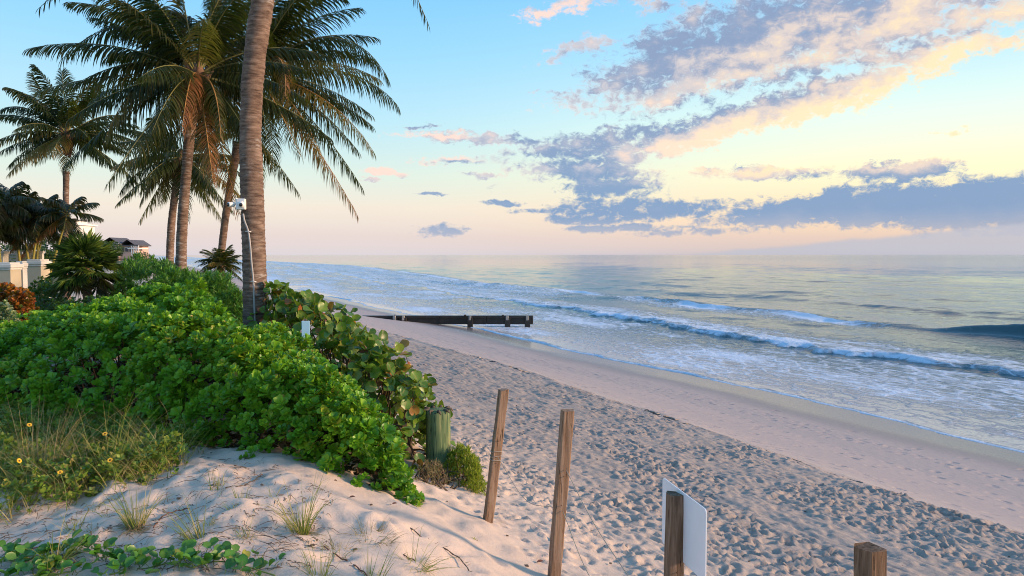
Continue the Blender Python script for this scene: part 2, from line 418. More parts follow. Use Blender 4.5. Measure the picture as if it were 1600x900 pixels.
def plain(name, c, rough=.6, var=.25, scale=6.0, spec=.4, bmp=0.0):
    N = mat(name); n = N.noise(N.pos, scale, 4, .6)
    setb(N, col=N.mix(N.lin(n, .3, .75), (*[q*(1-var) for q in c], 1), (*[min(1, q*(1+var)) for q in c], 1)), rough=rough, spec=spec)
    if bmp: setb(N, normal=bump(N, N.noise(N.pos, scale*4, 4), .5, bmp))
plain('stem', (.10, .07, .045), .8, .4, 20); plain('green_stem', (.16, .22, .05), .6, .3, 20); plain('gold_stem', (.34, .30, .06), .5, .25, 10)
plain('midrib', (.20, .19, .06), .5, .3, 8); plain('midrib_dry', (.45, .24, .07), .6, .3, 8); plain('crown_fibre', (.17, .10, .06), .9, .45, 25, bmp=.01)
plain('cream_paint', (.66, .64, .58), .6, .08, 1.5); plain('beige_paint', (.48, .42, .30), .7, .1, 1.5); plain('white_plastic', (.78, .78, .76), .35, .04, 3)
plain('dark_glass', (.02, .02, .025), .1, .1, 3, .6); plain('grey_conduit', (.36, .35, .34), .45, .1, 5); plain('pink_stucco', (.5, .36, .30), .8, .1, .3)
plain('grey_roof', (.085, .085, .095), .8, .25, .6); plain('window_glass', (.05, .06, .08), .15, .2, .3, .6)
plain('white_stucco', (.72, .71, .68), .8, .05, .3); plain('rope', (.36, .31, .24), .9, .2, 60); plain('sign_white', (.70, .74, .78), .4, .04, 4)
plain('blue_plastic', (.27, .50, .68), .45, .08, 8); plain('petal', (.85, .50, .03), .6, .15, 30); plain('flower_eye', (.10, .03, .01), .8, .3, 60); plain('pink_petal', (.62, .36, .34), .6, .2, 40)
plain('dead_leaf', (.20, .08, .045), .7, .4, 40); plain('orange_leaf', (.55, .20, .10), .7, .2, 40); plain('twig', (.13, .09, .06), .9, .5, 15); plain('rust', (.15, .06, .03), .8, .4, 60)
plain('concrete', (.30, .29, .27), .85, .3, 3, bmp=.02); plain('wet_timber', (.022, .017, .014), .45, .5, 3, .5, bmp=.02); plain('croton_stem', (.06, .045, .035), .8, .3, 20)

def sand_mat():
    N = mat('sand')
    s = N.v('DOT_PRODUCT', N.pos, (TX, TY, 0), out=1); n = N.v('DOT_PRODUCT', N.pos, (NX, NY, 0), out=1)
    big = N.noise(N.pos, .45, 4, .55); med = N.noise(N.pos, 5.0, 4, .6); fine = N.noise(N.pos, 140, 2, .6)
    dry = N.mix(big, (.60, .465, .36, 1), (.70, .56, .445, 1))
    dry = N.mix(N.lin(med, .45, .8, 0, .4), dry, (.40, .335, .285, 1))
    # dark shell grit and weed among the churned sand of the upper beach
    zone = N.m('MULTIPLY', N.smooth(n, 2.6, 6.0), N.smooth(N.m('ADD', n, N.m('MULTIPLY', big, 1.0)), 10.6, 9.4))
    grit = N.smooth(N.noise(N.comb(N.m('MULTIPLY', s, 2.2), N.m('MULTIPLY', n, 7.0)), 1.6, 5, .7), .52, .70)
    dry = N.mix(N.m('MULTIPLY', zone, N.m('MULTIPLY_ADD', grit, .42, .50)), dry, (.165, .16, .162, 1))
    line = N.smooth(N.m('ABSOLUTE', N.m('SUBTRACT', N.m('ADD', n, N.m('MULTIPLY', N.m('SUBTRACT', N.noise(N.comb(s, 0.0), .25, 3), .5), 2.0)), 9.6)), .45, .05)
    dry = N.mix(N.m('MULTIPLY', line, N.lin(N.noise(N.comb(N.m('MULTIPLY', s, 1.2), N.m('MULTIPLY', n, 9.0)), 1.5, 4, .7), .42, .62, 0, .75)), dry, (.075, .062, .055, 1))
    damp = N.smooth(N.m('MULTIPLY_ADD', big, 1.2, n), 9.3, 11.5)
    c = N.mix(N.m('MULTIPLY', damp, .9), dry, (.385, .335, .32, 1))
    wet = N.smooth(N.m('ADD', N.m('MULTIPLY', N.m('SUBTRACT', N.noise(N.pos, .22, 3), .5), 2.2), n), 17.6, 20.6)
    c = N.mix(wet, c, (.17, .14, .125, 1))
    soil = N.m('MULTIPLY', N.smooth(n, -2.0, -4.0), N.smooth(s, 10, 14))
    c = N.mix(soil, c, N.mix(N.noise(N.pos, 1.5, 5), (.05, .07, .02, 1), (.12, .12, .05, 1)))
    c = N.mix(N.lin(fine, .35, .7, 0, .22), c, (.2, .17, .15, 1))
    setb(N, col=c, rough=N.m('MULTIPLY_ADD', wet, -.75, .95), spec=N.m('MULTIPLY_ADD', wet, .4, .2))
    h = N.m('ADD', N.m('MULTIPLY', fine, .12), med)
    setb(N, normal=bump(N, h, N.m('MULTIPLY_ADD', wet, -.6, .7), .03))
sand_mat()

def water_mat():
    N = mat('sea_water')
    s = N.v('DOT_PRODUCT', N.pos, (TX, TY, 0), out=1); n = N.v('DOT_PRODUCT', N.pos, (NX, NY, 0), out=1)
    foam = N.new('ShaderNodeAttribute', attribute_name='foam').outputs['Fac']
    shallow = N.new('ShaderNodeAttribute', attribute_name='shallow').outputs['Fac']
    near = N.smooth(n, 300, 60)
    c1 = N.comb(N.m('MULTIPLY', s, .35), N.m('MULTIPLY', n, 1.0)); c2 = N.comb(N.m('MULTIPLY', s, .55), n)
    # ripples
    r1 = N.noise(c1, .55, 5, .55, '2D'); r2 = N.noise(c1, .10, 4, .55, '2D'); r3 = N.noise(c2, 3.2, 3, .6, '2D')
    rough_sea = N.m('ADD', N.smooth(n, 30, 80, .2, .36), N.smooth(n, 130, 900, 0.0, 1.1))
    h = N.m('MULTIPLY', rough_sea, N.m('ADD', N.m('MULTIPLY', r1, .17), N.m('MULTIPLY', r2, .85)))
    h = N.m('MULTIPLY_ADD', N.m('MULTIPLY', r3, near), .035, h)
    nrm = bump(N, h, .9, 1.0)
    # foam: lace of cells, thicker where the breakers have just passed
    wn = N.v('SUBTRACT', N.noise(c2, .7, 3, .6, '2D', out=1), (.5, .5, .5))
    cw = N.v('ADD', c2, N.v('SCALE', wn)); cw.node.inputs[0].default_value = (0, 0, 0)
    sc_ = cw.node
    vor = N.new('ShaderNodeTexVoronoi', {'Vector': N.v('ADD', c2, N.v('MULTIPLY', wn, (1.4, 1.4, 0))), 'Scale': 1.25}, feature='DISTANCE_TO_EDGE', voronoi_dimensions='2D').outputs[0]
    lace = N.smooth(vor, .16, .02)
    clump = N.noise(c2, .32, 6, .65, '2D'); finef = N.noise(c2, 2.6, 6, .72, '2D')
    f = N.m('ADD', N.m('MULTIPLY', lace, .20), N.m('ADD', N.m('MULTIPLY', clump, .55), N.m('MULTIPLY', finef, .75)))
    mask = N.smooth(N.m('ADD', f, foam), 1.02, 1.52)
    deep = N.mix(shallow, (.026, .078, .092, 1), (.44, .40, .385, 1))
    col = N.mix(mask, deep, (.62, .73, .86, 1))  # foam white takes the blue of skylight into its base colour
    setb(N, col=col, rough=N.m('MULTIPLY_ADD', mask, .55, .07), ior=1.333, spec=.75)
    h2 = N.m('MULTIPLY_ADD', N.m('MULTIPLY', mask, finef), .22, h)
    setb(N, normal=bump(N, h2, .9, 1.0))
water_mat()

def trunk_mat():
    N = mat('palm_bark')
    sp = N.new('ShaderNodeSeparateXYZ', {0: N.pos})
    c = N.comb(N.m('MULTIPLY', sp.outputs[0], 6), N.m('MULTIPLY', sp.outputs[1], 6), N.m('MULTIPLY', sp.outputs[2], 30))
    b = N.noise(c, 1.0, 5, .65); fine = N.noise(N.pos, 60, 4, .7); pat = N.noise(N.pos, 3.0, 4, .6)
    col = N.ramp(b, [(.30, (.05, .033, .026, 1)), (.5, (.17, .115, .085, 1)), (.72, (.30, .22, .17, 1))])
    col = N.mix(N.lin(pat, .5, .75, 0, .5), col, (.085, .052, .036, 1))
    lich = N.m('MULTIPLY', N.smooth(N.noise(c, .8, 5, .7), .52, .62), N.smooth(N.noise(N.pos, 1.6, 3), .46, .58))
    col = N.mix(N.m('MULTIPLY', lich, .75), col, (.40, .37, .34, 1))
    setb(N, col=col, rough=.9, spec=.2, normal=bump(N, N.m('ADD', b, N.m('MULTIPLY', fine, .5)), .7, .012))
trunk_mat()
def wood_mat(name, c0, c1, c2, axis=(30, 30, 2.2), tint=None):
    N = mat(name)
    v = N.v('MULTIPLY', N.obj, axis)
    g = N.noise(v, 1.0, 6, .65, dist=.6); cr = N.noise(v, 2.6, 4, .6)
    col = N.ramp(g, [(.28, (*c0, 1)), (.5, (*c1, 1)), (.74, (*c2, 1))])
    col = N.mix(N.smooth(cr, .60, .70), col, (c0[0]*.35, c0[1]*.35, c0[2]*.35, 1))
    if tint:
        col = N.mix(N.smooth(N.noise(N.v('MULTIPLY', N.obj, (9, 9, .8)), 1.0, 4, .6), .54, .74), col, (*tint, 1))
    setb(N, col=col, rough=.85, spec=.2, normal=bump(N, N.m('SUBTRACT', g, N.m('MULTIPLY', N.smooth(cr, .58, .68), .6)), .8, .008))
wood_mat('weathered_wood', (.13, .075, .045), (.26, .165, .105), (.36, .26, .19))
wood_mat('dark_weathered_wood', (.055, .035, .022), (.15, .095, .06), (.30, .21, .15))
wood_mat('treated_pile', (.045, .09, .045), (.11, .175, .085), (.26, .31, .15), tint=(.34, .33, .15))
wood_mat('old_pile', (.05, .04, .03), (.11, .09, .07), (.18, .155, .12))

# ------------------------------------------------------------------ beach and dune (one sheet)
def axis(parts):
    out = [parts[0][0]]
    for a, b, s0, s1 in parts:
        x = a; k = 0; L = b-a
        pts = []
        while x < b-1e-6:
            st = s0+(s1-s0)*(x-a)/L; x = min(x+st, b); pts.append(x)
        out += pts
    return np.array(out)
def build_beach():
    sa = axis([(-3000, -60, 800, 60), (-60, 0, 10, 1), (0, 2, .3, .05), (2, 9.5, .027, .027), (9.5, 24, .027, .11), (24, 70, .13, .7), (70, 600, 1.5, 40), (600, 12000, 100, 3000)])
    na = axis([(-2500, -60, 700, 40), (-60, -4, 6, .3), (-4, -1.0, .2, .05), (-1.0, 2.6, .04, .03), (2.6, 9.8, .029, .029), (9.6, 20, .06, .1), (20, 24, .12, .2), (24, 80, .6, 8)])
    S, Nn = np.meshgrid(sa, na, indexing='ij')
    X, Y = xy(S, Nn)
    Z = ground(X, Y)
    ns, nn = S.shape
    def pits(cs, cn, ls, ln, dep, ang, rim=.35):
        for a, b, l1, l2, dp, th in zip(cs, cn, ls, ln, dep, ang):
            rr = 2.2*max(l1, l2)
            i0, i1 = np.searchsorted(sa, [a-rr, a+rr]); j0, j1 = np.searchsorted(na, [b-rr, b+rr])
            if i1-i0 < 1 or j1-j0 < 1: continue
            ds = S[i0:i1, j0:j1]-a; dn = Nn[i0:i1, j0:j1]-b
            c, s_ = math.cos(th), math.sin(th)
            u = (ds*c+dn*s_)/l1; v = (-ds*s_+dn*c)/l2
            q = np.sqrt(u*u+v*v)
            Z[i0:i1, j0:j1] += dp*(-np.exp(-(q/.62)**3) + rim*np.exp(-((q-1.05)/.38)**2))
    r = np.random.default_rng(3)
    # churned, trampled upper beach
    k = 19000
    cs = r.uniform(1.2, 9.5, k)**1.0; cs[k//2:] = 9.5+(r.uniform(0, 1, k-k//2)**1.5)*34
    cn = r.uniform(2.7, 9.6, k)
    keep = (cn > 3.5) | (r.uniform(size=k) < .35)
    cs, cn = cs[keep], cn[keep]; k = len(cs)
    pits(cs, cn, r.uniform(.045, .095, k)*(1+.5*(r.uniform(size=k) > .9)), r.uniform(.032, .058, k), r.uniform(.008, .034, k)*(.35+1.1*sstep(fbm(cs*.9, cn*1.2, 15, 3), .3, .6)), r.normal(0.25, .8, k), .3)
    # a few prints on the dune
    k = 130; pits(r.uniform(2.5, 9, k), r.uniform(-.8, 2.8, k), r.uniform(.08, .2, k), r.uniform(.06, .12, k), r.uniform(.012, .035, k), r.uniform(0, 3, k), .5)
    # walkers' trails on the smooth lower beach
    cs = []; cn = []; an = []
    for tr in range(24):
        n0 = r.uniform(10.6, 18.2); s0 = r.uniform(2, 30); sl = r.normal(0, .06)
        for j in range(r.integers(20, 70)):
            s_ = s0+j*.62; cs.append(s_+r.normal(0, .05)); cn.append(n0+sl*(s_-s0)+(.09 if j % 2 else -.09)+r.normal(0, .05)); an.append(r.normal(0, .25))
    k = 260; cs += list(r.uniform(3, 40, k)); cn += list(r.uniform(10, 19, k)); an += list(r.uniform(0, 3, k))
    k = len(cs); pits(cs, cn, r.uniform(.13, .19, k), r.uniform(.075, .11, k), r.uniform(.03, .065, k), an, .25)
    churn = sstep(Nn, 2.6, 3.8)*sstep(Nn, 10.3, 9.3)
    Z += churn*((fbm(S*2.6, Nn*3.4, 71, 3)-.5)*.07+(fbm(S*9, Nn*11, 75, 2)-.5)*.025)
    Z += sstep(Nn, -1.5, -.5)*sstep(Nn, 3.4, 2.6)*((fbm(S*3, Nn*4, 91, 3)-.5)*.06)+sstep(Nn, -1.5, -.5)*sstep(Nn, 1.3, .5)*((fbm(S*8, Nn*9, 95, 3)-.5)*.05)
    Z += np.exp(-((Nn-9.55-(fbm(S*.25, S*0, 7, 3)-.5)*1.2)/.2)**2)*(.02+.05*fbm(S*2, Nn*3, 77, 3))     # weed line
    idx = np.arange(ns*nn).reshape(ns, nn)
    F = np.stack([idx[:-1, :-1], idx[:-1, 1:], idx[1:, 1:], idx[1:, :-1]], -1).reshape(-1, 4)[:, ::-1]
    V = np.stack([X, Y, Z], -1).reshape(-1, 3)
    o = mk('beach', V, F, 'sand'); tag(o, kind='structure'); return o
build_beach()

# ------------------------------------------------------------------ sea
def build_sea():
    sa = axis([(-40000, -60, 12000, 200), (-60, 6, 6, 1), (6, 45, .24, .24), (45, 130, .24, 1.0), (130, 700, 1.5, 25), (700, 60000, 60, 14000)])
    na = axis([(19, 58, .17, .19), (58, 130, .22, .9), (130, 700, 1.2, 22), (700, 60000, 50, 14000)])
    S, Nn = np.meshgrid(sa, na, indexing='ij')
    sh = lambda x: np.interp(x, [0, 60, 140, 400], [0, 2, 11, 40])      # breaker lines swing seaward up the coast
    Z = np.zeros_like(S)
    off = (fbm(S*.03, S*0+2, 41, 3)-.5)
    amp = sstep(Nn, 24, 60)*np.clip(1-(Nn-60)/900, .0, 1)
    for L, A, sd_, wob in ((17, .13, 3, 9.0), (9.5, .07, 8, 7), (5.2, .035, 12, 5), (2.6, .016, 15, 3.5)):
        ph = (Nn+wob*(fbm(S*.8/L, Nn*.35/L, sd_, 3)-.5)*2)*2*np.pi/L
        env = .25+1.5*fbm(S*.35/L, Nn*.5/L, sd_+50, 3)**2*2
        Z += A*amp*env*(np.sin(ph)-.28*np.cos(2*ph)) * np.clip(1-(Nn-60)/(L*45), 0, 1)
    # inner bore
    b1 = 34.2+sh(S)*.9+off*5+(fbm(S*.22, S*0, 43, 3)-.5)*2.4+(fbm(S*1.1, S*0, 47, 3)-.5)*1.3
    q1 = Nn-b1
    Z += .26*sstep(q1, -.35, .25)*np.exp(-np.clip(q1, 0, None)/3.0)*(.55+.9*fbm(S*.7, Nn*.9, 45, 3))*(1-.6*sstep(S, 48, 90))
    # outer breaker: high and steep to the right of the picture, spilling further left
    b2 = 50.5+sh(S)*1.2+off*6+(fbm(S*.12, S*0, 53, 3)-.5)*3.0
    q2 = Nn-b2
    h2 = .92*sstep(S, 34, 26)+.22*sstep(S, 20, 40)*(.35+1.1*fbm(S*.09, S*0, 59, 2))*sstep(S, 130, 70)
    Z += h2*np.where(q2 < 0, np.exp(-(q2/.62)**2), np.exp(-(q2/2.6)**2))
    # third low swell line
    b3 = 66+sh(S)*1.4+off*7+(fbm(S*.06, S*0, 61, 3)-.5)*6; q3 = Nn-b3
    Z += .20*fbm(S*.06, S*0, 63, 2)*np.where(q3 < 0, np.exp(-(q3/.9)**2), np.exp(-(q3/3)**2))
    # swash riding up the sand
    edge = 22.0+(fbm(S*.12, S*0, 67, 3)-.5)*2.4+(fbm(S*.7, S*0, 69, 2)-.5)*.5
    Xg, Yg = xy(S, Nn); G = ground(Xg, Yg)
    film = sstep(26.5, 22.0, Nn) if False else 1-sstep(Nn, 22.0, 27.0)
    Z = Z*(1-film)+film*np.maximum(Z, G+.02)
    Z = np.where(Nn < edge, G-.06-(edge-Nn)*.25, Z)
    Z += (fbm(S*1.1, Nn*2.3, 81, 3)-.5)*.05*sstep(Nn, 23, 27)*sstep(Nn, 120, 60)
    fl = sstep(S, 34, 62)
    foam = np.zeros_like(S)
    foam = np.maximum(foam, (.50+.45*fbm(S*.5, Nn*.8, 85, 2))*sstep(q1, -.5, -.1)*sstep(q1, 5.5, 1.0))
    foam = np.maximum(foam, (.40+.34*fbm(S*.2, Nn*.5, 87, 3))*sstep(q1, -.2, .5)*sstep(q1, 12, 3.5))
    foam = np.maximum(foam, .62*(1-sstep(q1, -1.6, -.4))*sstep(Nn, 22.2, 24.0)*(.28+1.15*fbm(S*.10, Nn*.28, 83, 3)))
    foam = np.maximum(foam, .85*(1-sstep(Nn-edge, .12, .55)))
    sp = np.exp(-((S-45)/9)**2)+np.exp(-((S-62)/6)**2)+.9*sstep(S, 66, 84)
    foam = np.maximum(foam, .95*np.clip(sp, 0, 1)*sstep(q2, -2.6, -1.4)*sstep(q2, .25, -.2))
    foam = np.maximum(foam, .55*sstep(S, 28, 50)*sstep(q2, -7.5, -2.5)*sstep(q2, .2, -.6))
    foam = np.maximum(foam, .60*sstep(S, 58, 95)*sstep(q1, -.5, 1.0)*sstep(q2, 3.5, 0))
    foam = np.maximum(foam, .33*sstep(q2, -5, -1)*sstep(q2, .4, -.6)*sstep(S, 33, 44))
    shallow = (1-sstep(Nn, 22.5, 33))*.95
    X, Y = xy(S, Nn); ns, nn = S.shape
    idx = np.arange(ns*nn).reshape(ns, nn)
    F = np.stack([idx[:-1, :-1], idx[:-1, 1:], idx[1:, 1:], idx[1:, :-1]], -1).reshape(-1, 4)[:, ::-1]
    o = mk('sea', np.stack([X, Y, Z], -1).reshape(-1, 3), F, 'sea_water', attrs={'foam': foam.ravel(), 'shallow': shallow.ravel()})
    tag(o, kind='structure'); return o
build_sea()

# ------------------------------------------------------------------ palms
def trunk_mesh(name, px, Y, rad_px, parent, base_xy=None):
    """ringed trunk through photo-measured points at distance Y; the foot runs down into the ground"""
    P = [at(u, v, Y) for u, v in px]
    foot = P[0].copy(); foot[2] = gz(P[0][0], P[0][1])-.15; foot[0] += (P[0][0]-P[1][0])*.6
    P = [foot]+P
    n = int(sum(np.linalg.norm(P[i+1]-P[i]) for i in range(len(P)-1))/.022)
    C = spline(P, n); t = np.linspace(0, 1, n)
    r0 = np.array(rad_px)/FPX*Y
    r = np.interp(t, np.linspace(0, 1, len(r0)), r0)
    z = C[:, 2]; ph = (z/.062+.9*np.sin(z*3.1)+1.6*vnoise(z*2.3, z*0, 15)) % 1.0
    r = r*(1+.065*(1-ph)**2-.03)*(1+.03*(vnoise(z*4, z*0, 5)-.5))
    r = r*(1+.35*np.exp(-t*n*.022/.25))
    seg = 22
    T, S, U = frames(C); a = np.linspace(0, 2*np.pi, seg, endpoint=False)
    lump = 1+.09*(vnoise(np.cos(a)[None]*2.2+z[:, None]*9, np.sin(a)[None]*2.2+z[:, None]*0+7, 9)-.5)
    V = C[:, None]+(r[:, None]*lump)[..., None]*(np.cos(a)[None, :, None]*S[:, None]+np.sin(a)[None, :, None]*U[:, None])
    idx = np.arange(n*seg).reshape(n, seg); nx = np.roll(idx, -1, 1)
    F = np.stack([idx[:-1], nx[:-1], nx[1:], idx[1:]], -1).reshape(-1, 4)
    return mk(name, V.reshape(-1, 3), F, 'palm_bark', parent), C[-1], unit(C[-1]-C[-8])

def frond(parent, c, ctrl, tip, leaf=.55, n=62, droop=.55, w=.034, mat_='palm_leaf', rib='midrib', r0=.022, start=.14, fold=.5, name='frond', seedtint=None, split=.0):
    """a feather frond: bent midrib (the part) with its leaflets as a sub-part"""
    t = np.linspace(0, 1, 16); C = bez(np.asarray(c, float), np.asarray(ctrl, float), np.asarray(tip, float), t)
    V, F = tube(C, np.linspace(r0, .003, 16), 5)
    fr = mk(name, V, F, rib, parent)
    tt = np.repeat(np.linspace(start, .995, n), 2)+rng.normal(0, .004, 2*n); tt = np.clip(tt, start, .999)
    side = np.tile([1.0, -1.0], n)
    P = bez(np.asarray(c, float), np.asarray(ctrl, float), np.asarray(tip, float), tt)
    P2 = bez(np.asarray(c, float), np.asarray(ctrl, float), np.asarray(tip, float), tt+.004)
    T = unit(P2-P); up = np.array([0, 0, 1.0])
    S = np.cross(T, up); ln = np.linalg.norm(S, axis=1)[:, None]; S = np.where(ln < .15, np.array([1.0, 0, 0]), S/(ln+1e-9))
    Nn = np.cross(S, T)
    prof = np.interp(tt, [start, start+.12, .42, .75, 1.0], [.55, .85, 1.0, .82, .38])
    L = leaf*prof*rng.uniform(.86, 1.1, 2*n)
    ang = np.interp(tt, [0, .5, 1], [.35, .6, 1.15])
    d = S*(side*np.cos(ang))[:, None]+T*np.sin(ang)[:, None]-Nn*(fold*rng.uniform(.5, 1.3, 2*n)*np.cos(ang))[:, None]
    d = unit(d+rng.normal(0, .07, (2*n, 3)))
    wv = unit(T+rng.normal(0, .12, T.shape))
    K = 4; Q = [P]; dd = d
    g = droop*rng.uniform(.6, 1.4, 2*n)
    for k in range(K):
        Q.append(Q[-1]+dd*(L/K)[:, None]); dd = unit(dd+np.array([0, 0, -1.0])*(g*(.35+.35*k))[:, None])
    W = [.55, 1.0, .9, .6, .0]
    Vs = []
    for k in range(K):
        ww = (w*W[k]*.5*rng.uniform(.8, 1.15, 2*n))[:, None]
        Vs += [Q[k]-wv*ww, Q[k]+wv*ww]
    Vs.append(Q[K]); Vs = np.stack(Vs, 1); nv = 2*K+1
    q = np.array([(2*k, 2*k+1, 2*k+3, 2*k+2) for k in range(K-1)]); tr = np.array([(2*K-2, 2*K-1, 2*K)])
    o = np.arange(2*n)*nv
    lf = mk('leaflets', Vs.reshape(-1, 3), (tr[None]+o[:, None, None]).reshape(-1, 3), mat_, fr, smooth=False, Q=(q[None]+o[:, None, None]).reshape(-1, 4),
            attrs={'tint': np.repeat(np.clip(rng.normal(.4 if seedtint is None else seedtint, .14, 2*n), 0, .95), nv)})
    tag(lf, kind='stuff')
    return fr

def crown(root, c, L, count, seed, leaf, el=(78, -42), droop=.55, w=.034, n=58, dry=0.12, gold=.15, r0=.022, avoid=None, nm='frond', mats=('palm_leaf', 'palm_leaf_gold', 'palm_leaf_dry')):
    r = np.random.default_rng(seed)
    for i in range(count):
        f = (i+.5)/count
        e = R(el[0]+(el[1]-el[0])*f**.9+r.normal(0, 5)); az = i*2.39996+r.normal(0, .2)
        h = np.array([math.cos(az), math.sin(az), 0])
        Li = L*r.uniform(.82, 1.08)*(.8+.2*math.sin(math.pi*min(1, f+.25)))
        d0 = h*math.cos(e)+np.array([0, 0, math.sin(e)])
        ctrl = c+d0*Li*.55
        sag = Li*(.16+.34*f)+r.normal(0, .05)*Li
        tip = ctrl+unit(d0*.8+h*.5)*Li*.48+np.array([0, 0, -sag])
        if avoid and avoid(tip, ctrl): continue
        m = mats[0]; rib = 'midrib'
        if f > 1-dry: m = mats[2]; rib = 'midrib_dry'
        elif r.uniform() < gold*(.4+1.2*f): m = mats[1]
        frond(root, c+d0*.05, ctrl, tip, leaf, n, droop*r.uniform(.8, 1.3), w, m, rib, r0, name=nm)

def crown_shaft(root, c, d, r, h=.75):
    """old frond bases and fibre at the head of the trunk"""
    mb = MB()
    for k in range(13):
        a = k*2.4; t = k/13
        o = np.array([math.cos(a), math.sin(a), 0])
        p0 = c-d*h*(1-t)+o*r*.75; p1 = p0+d*h*.34+o*r*(.65+.3*t); p2 = p1+d*h*.22+o*r*.8
        mb.tube([p0, (p0+p1)/2+o*.01, p1, p2], [r*.5, r*.5, r*.36, r*.12], 6)
    mb.tube([c-d*h*.9, c-d*h*.3, c+d*.12, c+d*.3], [r*1.05, r*1.3, r*1.1, r*.25], 10)
    mb.build('frond_bases', 'crown_fibre', root, smooth=True)

def nuts(root, c, n, r, z=-.35):
    for k in range(n):
        a = k*2.1+.4; p = c+np.array([math.cos(a)*.3, math.sin(a)*.3, z+.1*math.sin(k*3)])
        t = np.linspace(-1, 1, 8); rad = r*np.sqrt(np.clip(1-t*t, .0, 1))+.004
        V, F = tube([p+np.array([0, 0, q*r*1.2]) for q in t], rad, 8); mk('coconut', V, F, 'gold_stem', root)

# the near trunk: its crown is above the picture, only two frond ends hang into view
YA = 10.0
A = thing('coconut_palm', 'nearest tall coconut palm, thick ringed trunk with a camera on it', 'palm', (*at(398, 480, YA)[:2], gz(*at(398, 480, YA)[:2])), 'coconut palms on the dune')
_, cA, dA = trunk_mesh('trunk', [(399, 480), (397, 400), (394, 300), (391.5, 200), (397, 100), (411, 0), (428, -90), (440, -150)], YA, [21, 18.6, 18.2, 17.6, 16.2, 16.5, 17.0, 15.5, 14], A)
cA = at(444, -185, YA); crown_shaft(A, cA, dA, .15)
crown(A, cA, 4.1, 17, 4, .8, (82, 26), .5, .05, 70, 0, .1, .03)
for cu, tu, dY in (((560, -225), (668, 34), -.6), ((250, -170), (62, 12), .3)):
    frond(A, cA, at(*cu, YA+dY*.5), at(*tu, YA+dY), .42, 60, .9, .032, r0=.028)

def palm(label, Y, px, rpx, cpx, L, count, seed, leaf, explicit=(), **k):
    base = at(*px[0], Y); root = thing('coconut_palm', label, 'palm', (base[0], base[1], gz(base[0], base[1])), 'coconut palms on the dune')
    _, c, d = trunk_mesh('trunk', px, Y, rpx, root)
    c = at(*cpx, Y); crown_shaft(root, c, d, rpx[-1]/FPX*Y*1.0, .8)
    if count: crown(root, c, L, count, seed, leaf, **k)
    for e in explicit:
        cu, tu, dY, m = e[:4]; o = e[4] if len(e) > 4 else {}
        frond(root, c, at(*cu, Y+dY*.5), at(*tu, Y+dY), o.get('leaf', leaf), o.get('n', 84), o.get('droop', .6), o.get('w', .034), m, 'midrib_dry' if m != 'palm_leaf' else 'midrib', .026)
    return root, c
G_, D_, Y_ = 'palm_leaf', 'palm_leaf_dry', 'palm_leaf_gold'
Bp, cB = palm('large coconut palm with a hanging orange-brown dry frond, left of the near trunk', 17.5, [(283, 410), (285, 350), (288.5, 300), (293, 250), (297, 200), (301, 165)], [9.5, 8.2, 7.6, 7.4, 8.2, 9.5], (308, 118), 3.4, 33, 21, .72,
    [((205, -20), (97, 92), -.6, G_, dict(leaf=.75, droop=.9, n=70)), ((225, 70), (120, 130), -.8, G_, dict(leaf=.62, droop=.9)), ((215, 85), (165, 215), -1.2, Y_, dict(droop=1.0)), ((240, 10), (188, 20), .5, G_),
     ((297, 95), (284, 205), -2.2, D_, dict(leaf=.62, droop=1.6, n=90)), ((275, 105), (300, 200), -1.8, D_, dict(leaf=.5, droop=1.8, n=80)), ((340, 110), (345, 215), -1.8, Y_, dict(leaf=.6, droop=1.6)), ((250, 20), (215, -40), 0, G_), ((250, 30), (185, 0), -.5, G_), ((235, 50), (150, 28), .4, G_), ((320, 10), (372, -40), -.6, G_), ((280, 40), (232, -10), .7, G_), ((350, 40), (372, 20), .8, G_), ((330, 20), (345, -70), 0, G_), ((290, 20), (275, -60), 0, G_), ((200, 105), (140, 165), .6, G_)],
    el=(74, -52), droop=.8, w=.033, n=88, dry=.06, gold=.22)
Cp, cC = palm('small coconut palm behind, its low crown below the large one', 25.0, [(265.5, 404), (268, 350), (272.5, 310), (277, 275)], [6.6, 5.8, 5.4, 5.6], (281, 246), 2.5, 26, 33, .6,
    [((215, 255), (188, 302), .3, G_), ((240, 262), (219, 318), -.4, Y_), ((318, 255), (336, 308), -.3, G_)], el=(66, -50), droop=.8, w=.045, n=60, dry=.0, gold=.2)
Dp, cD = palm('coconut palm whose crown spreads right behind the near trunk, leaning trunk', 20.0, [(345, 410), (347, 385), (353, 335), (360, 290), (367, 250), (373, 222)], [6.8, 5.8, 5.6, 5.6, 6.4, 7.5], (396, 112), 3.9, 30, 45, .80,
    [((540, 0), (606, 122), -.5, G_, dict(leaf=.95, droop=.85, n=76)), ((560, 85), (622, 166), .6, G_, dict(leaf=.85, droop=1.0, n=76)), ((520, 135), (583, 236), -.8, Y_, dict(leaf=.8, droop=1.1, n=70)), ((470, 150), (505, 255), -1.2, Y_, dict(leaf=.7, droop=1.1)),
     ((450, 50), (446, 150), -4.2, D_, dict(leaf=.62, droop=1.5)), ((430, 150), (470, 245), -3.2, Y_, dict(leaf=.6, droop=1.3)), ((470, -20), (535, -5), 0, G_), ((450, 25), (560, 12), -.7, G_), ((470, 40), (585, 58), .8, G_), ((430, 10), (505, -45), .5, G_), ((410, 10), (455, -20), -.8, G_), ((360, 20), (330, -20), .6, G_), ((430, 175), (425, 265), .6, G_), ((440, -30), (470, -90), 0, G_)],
    el=(76, -40), droop=.85, w=.036, n=88, dry=.05, gold=.2)
